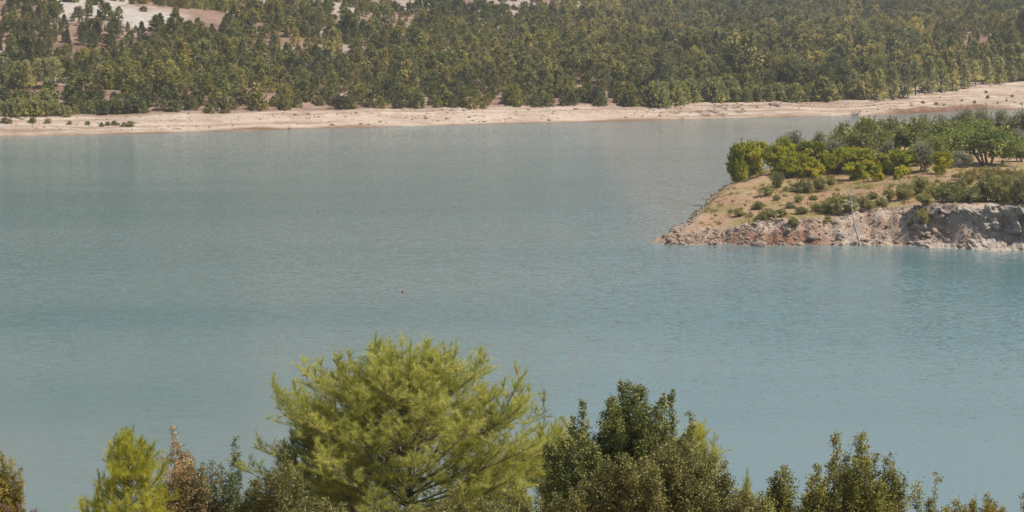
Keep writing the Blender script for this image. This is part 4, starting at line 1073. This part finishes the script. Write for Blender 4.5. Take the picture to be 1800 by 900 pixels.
def near_bush(px0, D, colpx, label, mat, seed, name='oak_shrub', cat='shrub', bark='bark_grey', **kw):
    r = np.random.default_rng(seed); B = near_at(px0, D); S = FPX / D
    C = []
    for (px, py, rw) in colpx:
        y = r.uniform(-0.5, 0.5) * (0.5 if rw < 14 else 1.0)
        zt = ztop(py, D + y) - B[2]
        C.append(((px - px0) / S, y, zt, rw / S, zt * 0.35 if rw >= 14 else zt - max(0.9, 60 / S)))
    for (x, y, zt, rw, zl) in list(C):                                   # side shoots make the tops uneven
        if rw * S >= 18:
            for k in range(2):
                a = r.uniform(0, 6.28); q = rw * r.uniform(0.35, 0.6)
                C.append((x + math.cos(a) * rw * 0.9, y + math.sin(a) * rw * 0.9, zt - r.uniform(0.02, 0.5) * rw, q, zt * 0.5))
    w, f = grow_bush(r, C, **kw)
    t, _ = plant(name, w.mesh('shrub_wood', M[bark], True), f.mesh('shrub_leaves', M[mat]), B, 0, 1.0, label, cat, None, ('stem', 'foliage'))
    return t
near_bush(1105, 37.5, [(985, 775, 30), (1003, 738, 11), (1022, 708, 9), (1032, 765, 38), (1075, 700, 20), (1108, 672, 22), (1118, 682, 10), (1135, 706, 20), (1090, 738, 46), (1138, 742, 40), (1165, 694, 7), (1180, 688, 7), (1172, 742, 20), (1211, 728, 7), (1206, 765, 22), (1060, 800, 50), (1120, 800, 55), (1003, 820, 36), (1165, 790, 36), (1060, 738, 14), (1085, 722, 30), (1108, 715, 34), (1120, 770, 55), (1040, 800, 45)],
          'tall dark green oak in the foreground right of the large pine', 'oak', 21, 'oak_tree', 'tree', dens=1.25, sparse=1.25)
near_bush(1160, 35.5, [(1060, 815, 34), (1095, 800, 36), (1130, 808, 34), (1160, 785, 36), (1195, 772, 32), (1225, 782, 30), (1252, 805, 28), (1280, 838, 26), (1300, 862, 22), (1320, 872, 20), (1030, 842, 32), (1000, 862, 30), (1110, 842, 44), (1180, 826, 44), (1240, 840, 38), (1060, 860, 44), (1150, 868, 50), (1215, 868, 46), (1280, 880, 34)],
          'olive brown oak thicket in front of the dark oak', 'oak_brown', 22, dens=1.15, sparse=1.1)
near_bush(1500, 36.5, [(1377, 820, 20), (1366, 850, 24), (1428, 818, 17), (1440, 850, 26), (1468, 762, 9), (1472, 800, 14), (1510, 760, 17), (1503, 790, 26), (1495, 826, 40), (1535, 802, 16), (1560, 800, 17), (1565, 832, 24), (1540, 850, 36), (1480, 862, 40), (1412, 872, 32), (1578, 852, 14), (1530, 880, 44), (1384, 880, 28), (1450, 880, 36)],
          'ragged grey green oak standing alone at the right of the foreground', 'oak_right', 23, 'oak_tree', 'tree', dens=1.2, sparse=1.15)
near_bush(1620, 36.0, [(1605, 856, 15), (1612, 846, 6), (1640, 880, 14), (1646, 834, 5), (1630, 886, 16)], 'small sparse oak sprout right of the ragged oak', 'oak_right', 24, dens=0.9, sparse=0.8)
near_bush(1340, 36.0, [(1330, 868, 22), (1338, 884, 24), (1352, 880, 14), (1310, 884, 20)], 'low leafy shrub in the gap between the two oak groups', 'oak_right', 25, dens=1.1)
near_bush(465, 39.0, [(440, 862, 22), (458, 842, 20), (480, 826, 18), (495, 778, 6), (497, 800, 10), (430, 884, 22), (470, 872, 34), (510, 830, 24), (520, 868, 40)], 'grey green oak shrub at the left foot of the large pine', 'oak_brown', 26, dens=1.1)
near_bush(600, 38.0, [(540, 872, 40), (600, 884, 40), (660, 890, 44), (720, 888, 40), (780, 884, 44), (850, 878, 46), (910, 866, 44), (960, 856, 40), (985, 880, 30)], 'low olive brown scrub at the foot of the large pine', 'oak_brown', 27, dens=0.8)
near_bush(345, 41.0, [(303, 752, 9), (308, 775, 16), (320, 795, 22), (345, 812, 20), (335, 840, 26), (300, 838, 18), (416, 768, 5), (412, 800, 11), (402, 830, 20), (372, 812, 8), (380, 850, 26), (355, 866, 34), (400, 872, 26), (310, 872, 30), (425, 880, 18), (275, 886, 20), (332, 806, 24), (366, 834, 22), (390, 818, 9), (422, 846, 14), (292, 800, 12), (350, 840, 26)],
          'rust and green leaved terebinth shrub beside the small bright pine', 'rust', 28, 'terebinth_shrub', leaf=(0.045, 0.022), dens=1.0, sparse=0.85, rnd_bias=lambda p: 0.22 * np.clip((0.25 - p[:, 0]) / 0.5, -1, 1))
near_bush(-10, 38.5, [(-10, 800, 14), (6, 796, 12), (-4, 830, 22), (14, 840, 20), (27, 806, 4), (45, 824, 4), (36, 850, 8), (20, 866, 26), (-20, 850, 30), (38, 872, 10), (0, 876, 30), (-40, 830, 30)], 'golden brown spiny shrub at the left edge of the foreground', 'golden', 29, 'spiny_shrub', leaf=(0.036, 0.018), dens=1.2, sparse=1.6)
near_bush(15, 35.0, [(-10, 890, 16), (15, 888, 14), (38, 890, 12), (60, 897, 10)], 'dry pinkish brush in the bottom left corner', 'pink_dry', 30, 'dry_brush', leaf=(0.035, 0.012), dens=1.3, sparse=1.8)
near_bush(1715, 36.5, [(1683, 880, 10), (1690, 890, 12), (1712, 882, 10), (1735, 872, 13), (1748, 886, 12), (1660, 894, 10), (1725, 890, 14), (1762, 896, 8)], 'pale golden shrub tips at the bottom right', 'golden', 31, 'golden_shrub', leaf=(0.038, 0.022), dens=1.3, sparse=1.7)
near_bush(1812, 36.0, [(1796, 872, 7), (1812, 880, 12), (1802, 892, 10), (1830, 870, 20)], 'rusty leaved twig poking in at the right edge', 'rust', 32, 'terebinth_shrub', leaf=(0.045, 0.024), dens=1.0, sparse=1.2)

# ------------------------------------------------------------------ swimmer
def swimmer():
    P = on_water(707, 518)
    me = bpy.data.meshes.new('person')
    #        hips            belly           chest           neck            head low        head mid       head top       face
    V = [(-0.42, 0, -0.55), (-0.2, 0, -0.33), (0, 0, -0.10), (0.05, 0, 0.06), (0.08, 0, 0.15), (0.085, 0, 0.23), (0.075, 0, 0.31), (0.165, 0, 0.20),
         (0.0, -0.19, -0.03), (0.16, -0.30, -0.10), (0.38, -0.24, -0.04), (0.50, -0.18, -0.03), (0.0, 0.19, -0.03), (0.16, 0.30, -0.12), (0.36, 0.24, -0.08), (0.46, 0.2, -0.08)]
    E = [(0, 1), (1, 2), (2, 3), (3, 4), (4, 5), (5, 6), (5, 7), (2, 8), (8, 9), (9, 10), (10, 11), (2, 12), (12, 13), (13, 14), (14, 15)]
    R = [0.16, 0.16, 0.17, 0.062, 0.085, 0.10, 0.075, 0.028, 0.085, 0.055, 0.04, 0.035, 0.085, 0.055, 0.04, 0.035]
    me.from_pydata(V, E, [])
    o = link('person', me, None, (P[0], P[1], 0.0), math.radians(-25))
    sk = o.modifiers.new('skin', 'SKIN')
    for k, v in enumerate(me.skin_vertices[0].data):
        v.radius = (R[k], R[k]); v.use_root = (k == 0)
    sb = o.modifiers.new('sub', 'SUBSURF'); sb.levels = 2; sb.render_levels = 2
    m, n, l, p = new_mat('skin'); 
    l.new(ramp(n, [(0.3, (0.42, 0.22, 0.15)), (0.7, (0.52, 0.29, 0.21))]).outputs[0], p.inputs['Base Color']); p.inputs['Roughness'].default_value = 0.45
    r = [x for x in n if x.type == 'VALTORGB'][0]; l.new(noise(n, l, 12, 3).outputs[0], r.inputs[0])
    me.materials.append(m)
    tag(o, 'dark haired swimmer with head and shoulders above the open water', 'person')
    bm = bmesh.new(); bmesh.ops.create_uvsphere(bm, u_segments=18, v_segments=12, radius=0.122)
    bmesh.ops.delete(bm, geom=[v for v in bm.verts if v.co.x > 0.05 and v.co.z < 0.055], context='VERTS')
    for v in bm.verts: v.co += Vector((0.062, 0, 0.245)) + Vector((random.Random(v.index).uniform(-.006, .006),) * 3)
    hm = bpy.data.meshes.new('hair'); bm.to_mesh(hm); bm.free()
    m2, n2, l2, p2 = new_mat('dark_hair')
    rr = ramp(n2, [(0.3, (0.012, 0.009, 0.008)), (0.7, (0.03, 0.022, 0.018))]); l2.new(noise(n2, l2, 40, 3).outputs[0], rr.inputs[0]); l2.new(rr.outputs[0], p2.inputs['Base Color']); p2.inputs['Roughness'].default_value = 0.4
    hm.materials.append(m2); link('hair', hm, o)
swimmer()

# ------------------------------------------------------------------ air
def haze(density):
    g = Geo()
    x0, x1, y0, y1, z0, z1 = -700, 740, -70, 3200, -40, 700
    V = np.array([[x, y, z] for x in (x0, x1) for y in (y0, y1) for z in (z0, z1)])
    g.add(V, np.array([[0, 1, 3, 2], [4, 6, 7, 5], [0, 4, 5, 1], [2, 3, 7, 6], [0, 2, 6, 4], [1, 5, 7, 3]]))
    m = bpy.data.materials.new('haze_air'); m.use_nodes = True; n = m.node_tree.nodes; l = m.node_tree.links
    n.remove(n['Principled BSDF'])
    v = n.new('ShaderNodeVolumePrincipled'); v.inputs['Color'].default_value = (0.88, 0.90, 0.93, 1); v.inputs['Density'].default_value = density
    v.inputs['Anisotropy'].default_value = 0.2
    l.new(v.outputs[0], n['Material Output'].inputs['Volume'])
    o = link('haze', g.mesh('haze', m)); tag(o, 'thin pale haze over the lake and hills', 'haze', kind='stuff')
HAZE = 0.00017
if HAZE: haze(HAZE)
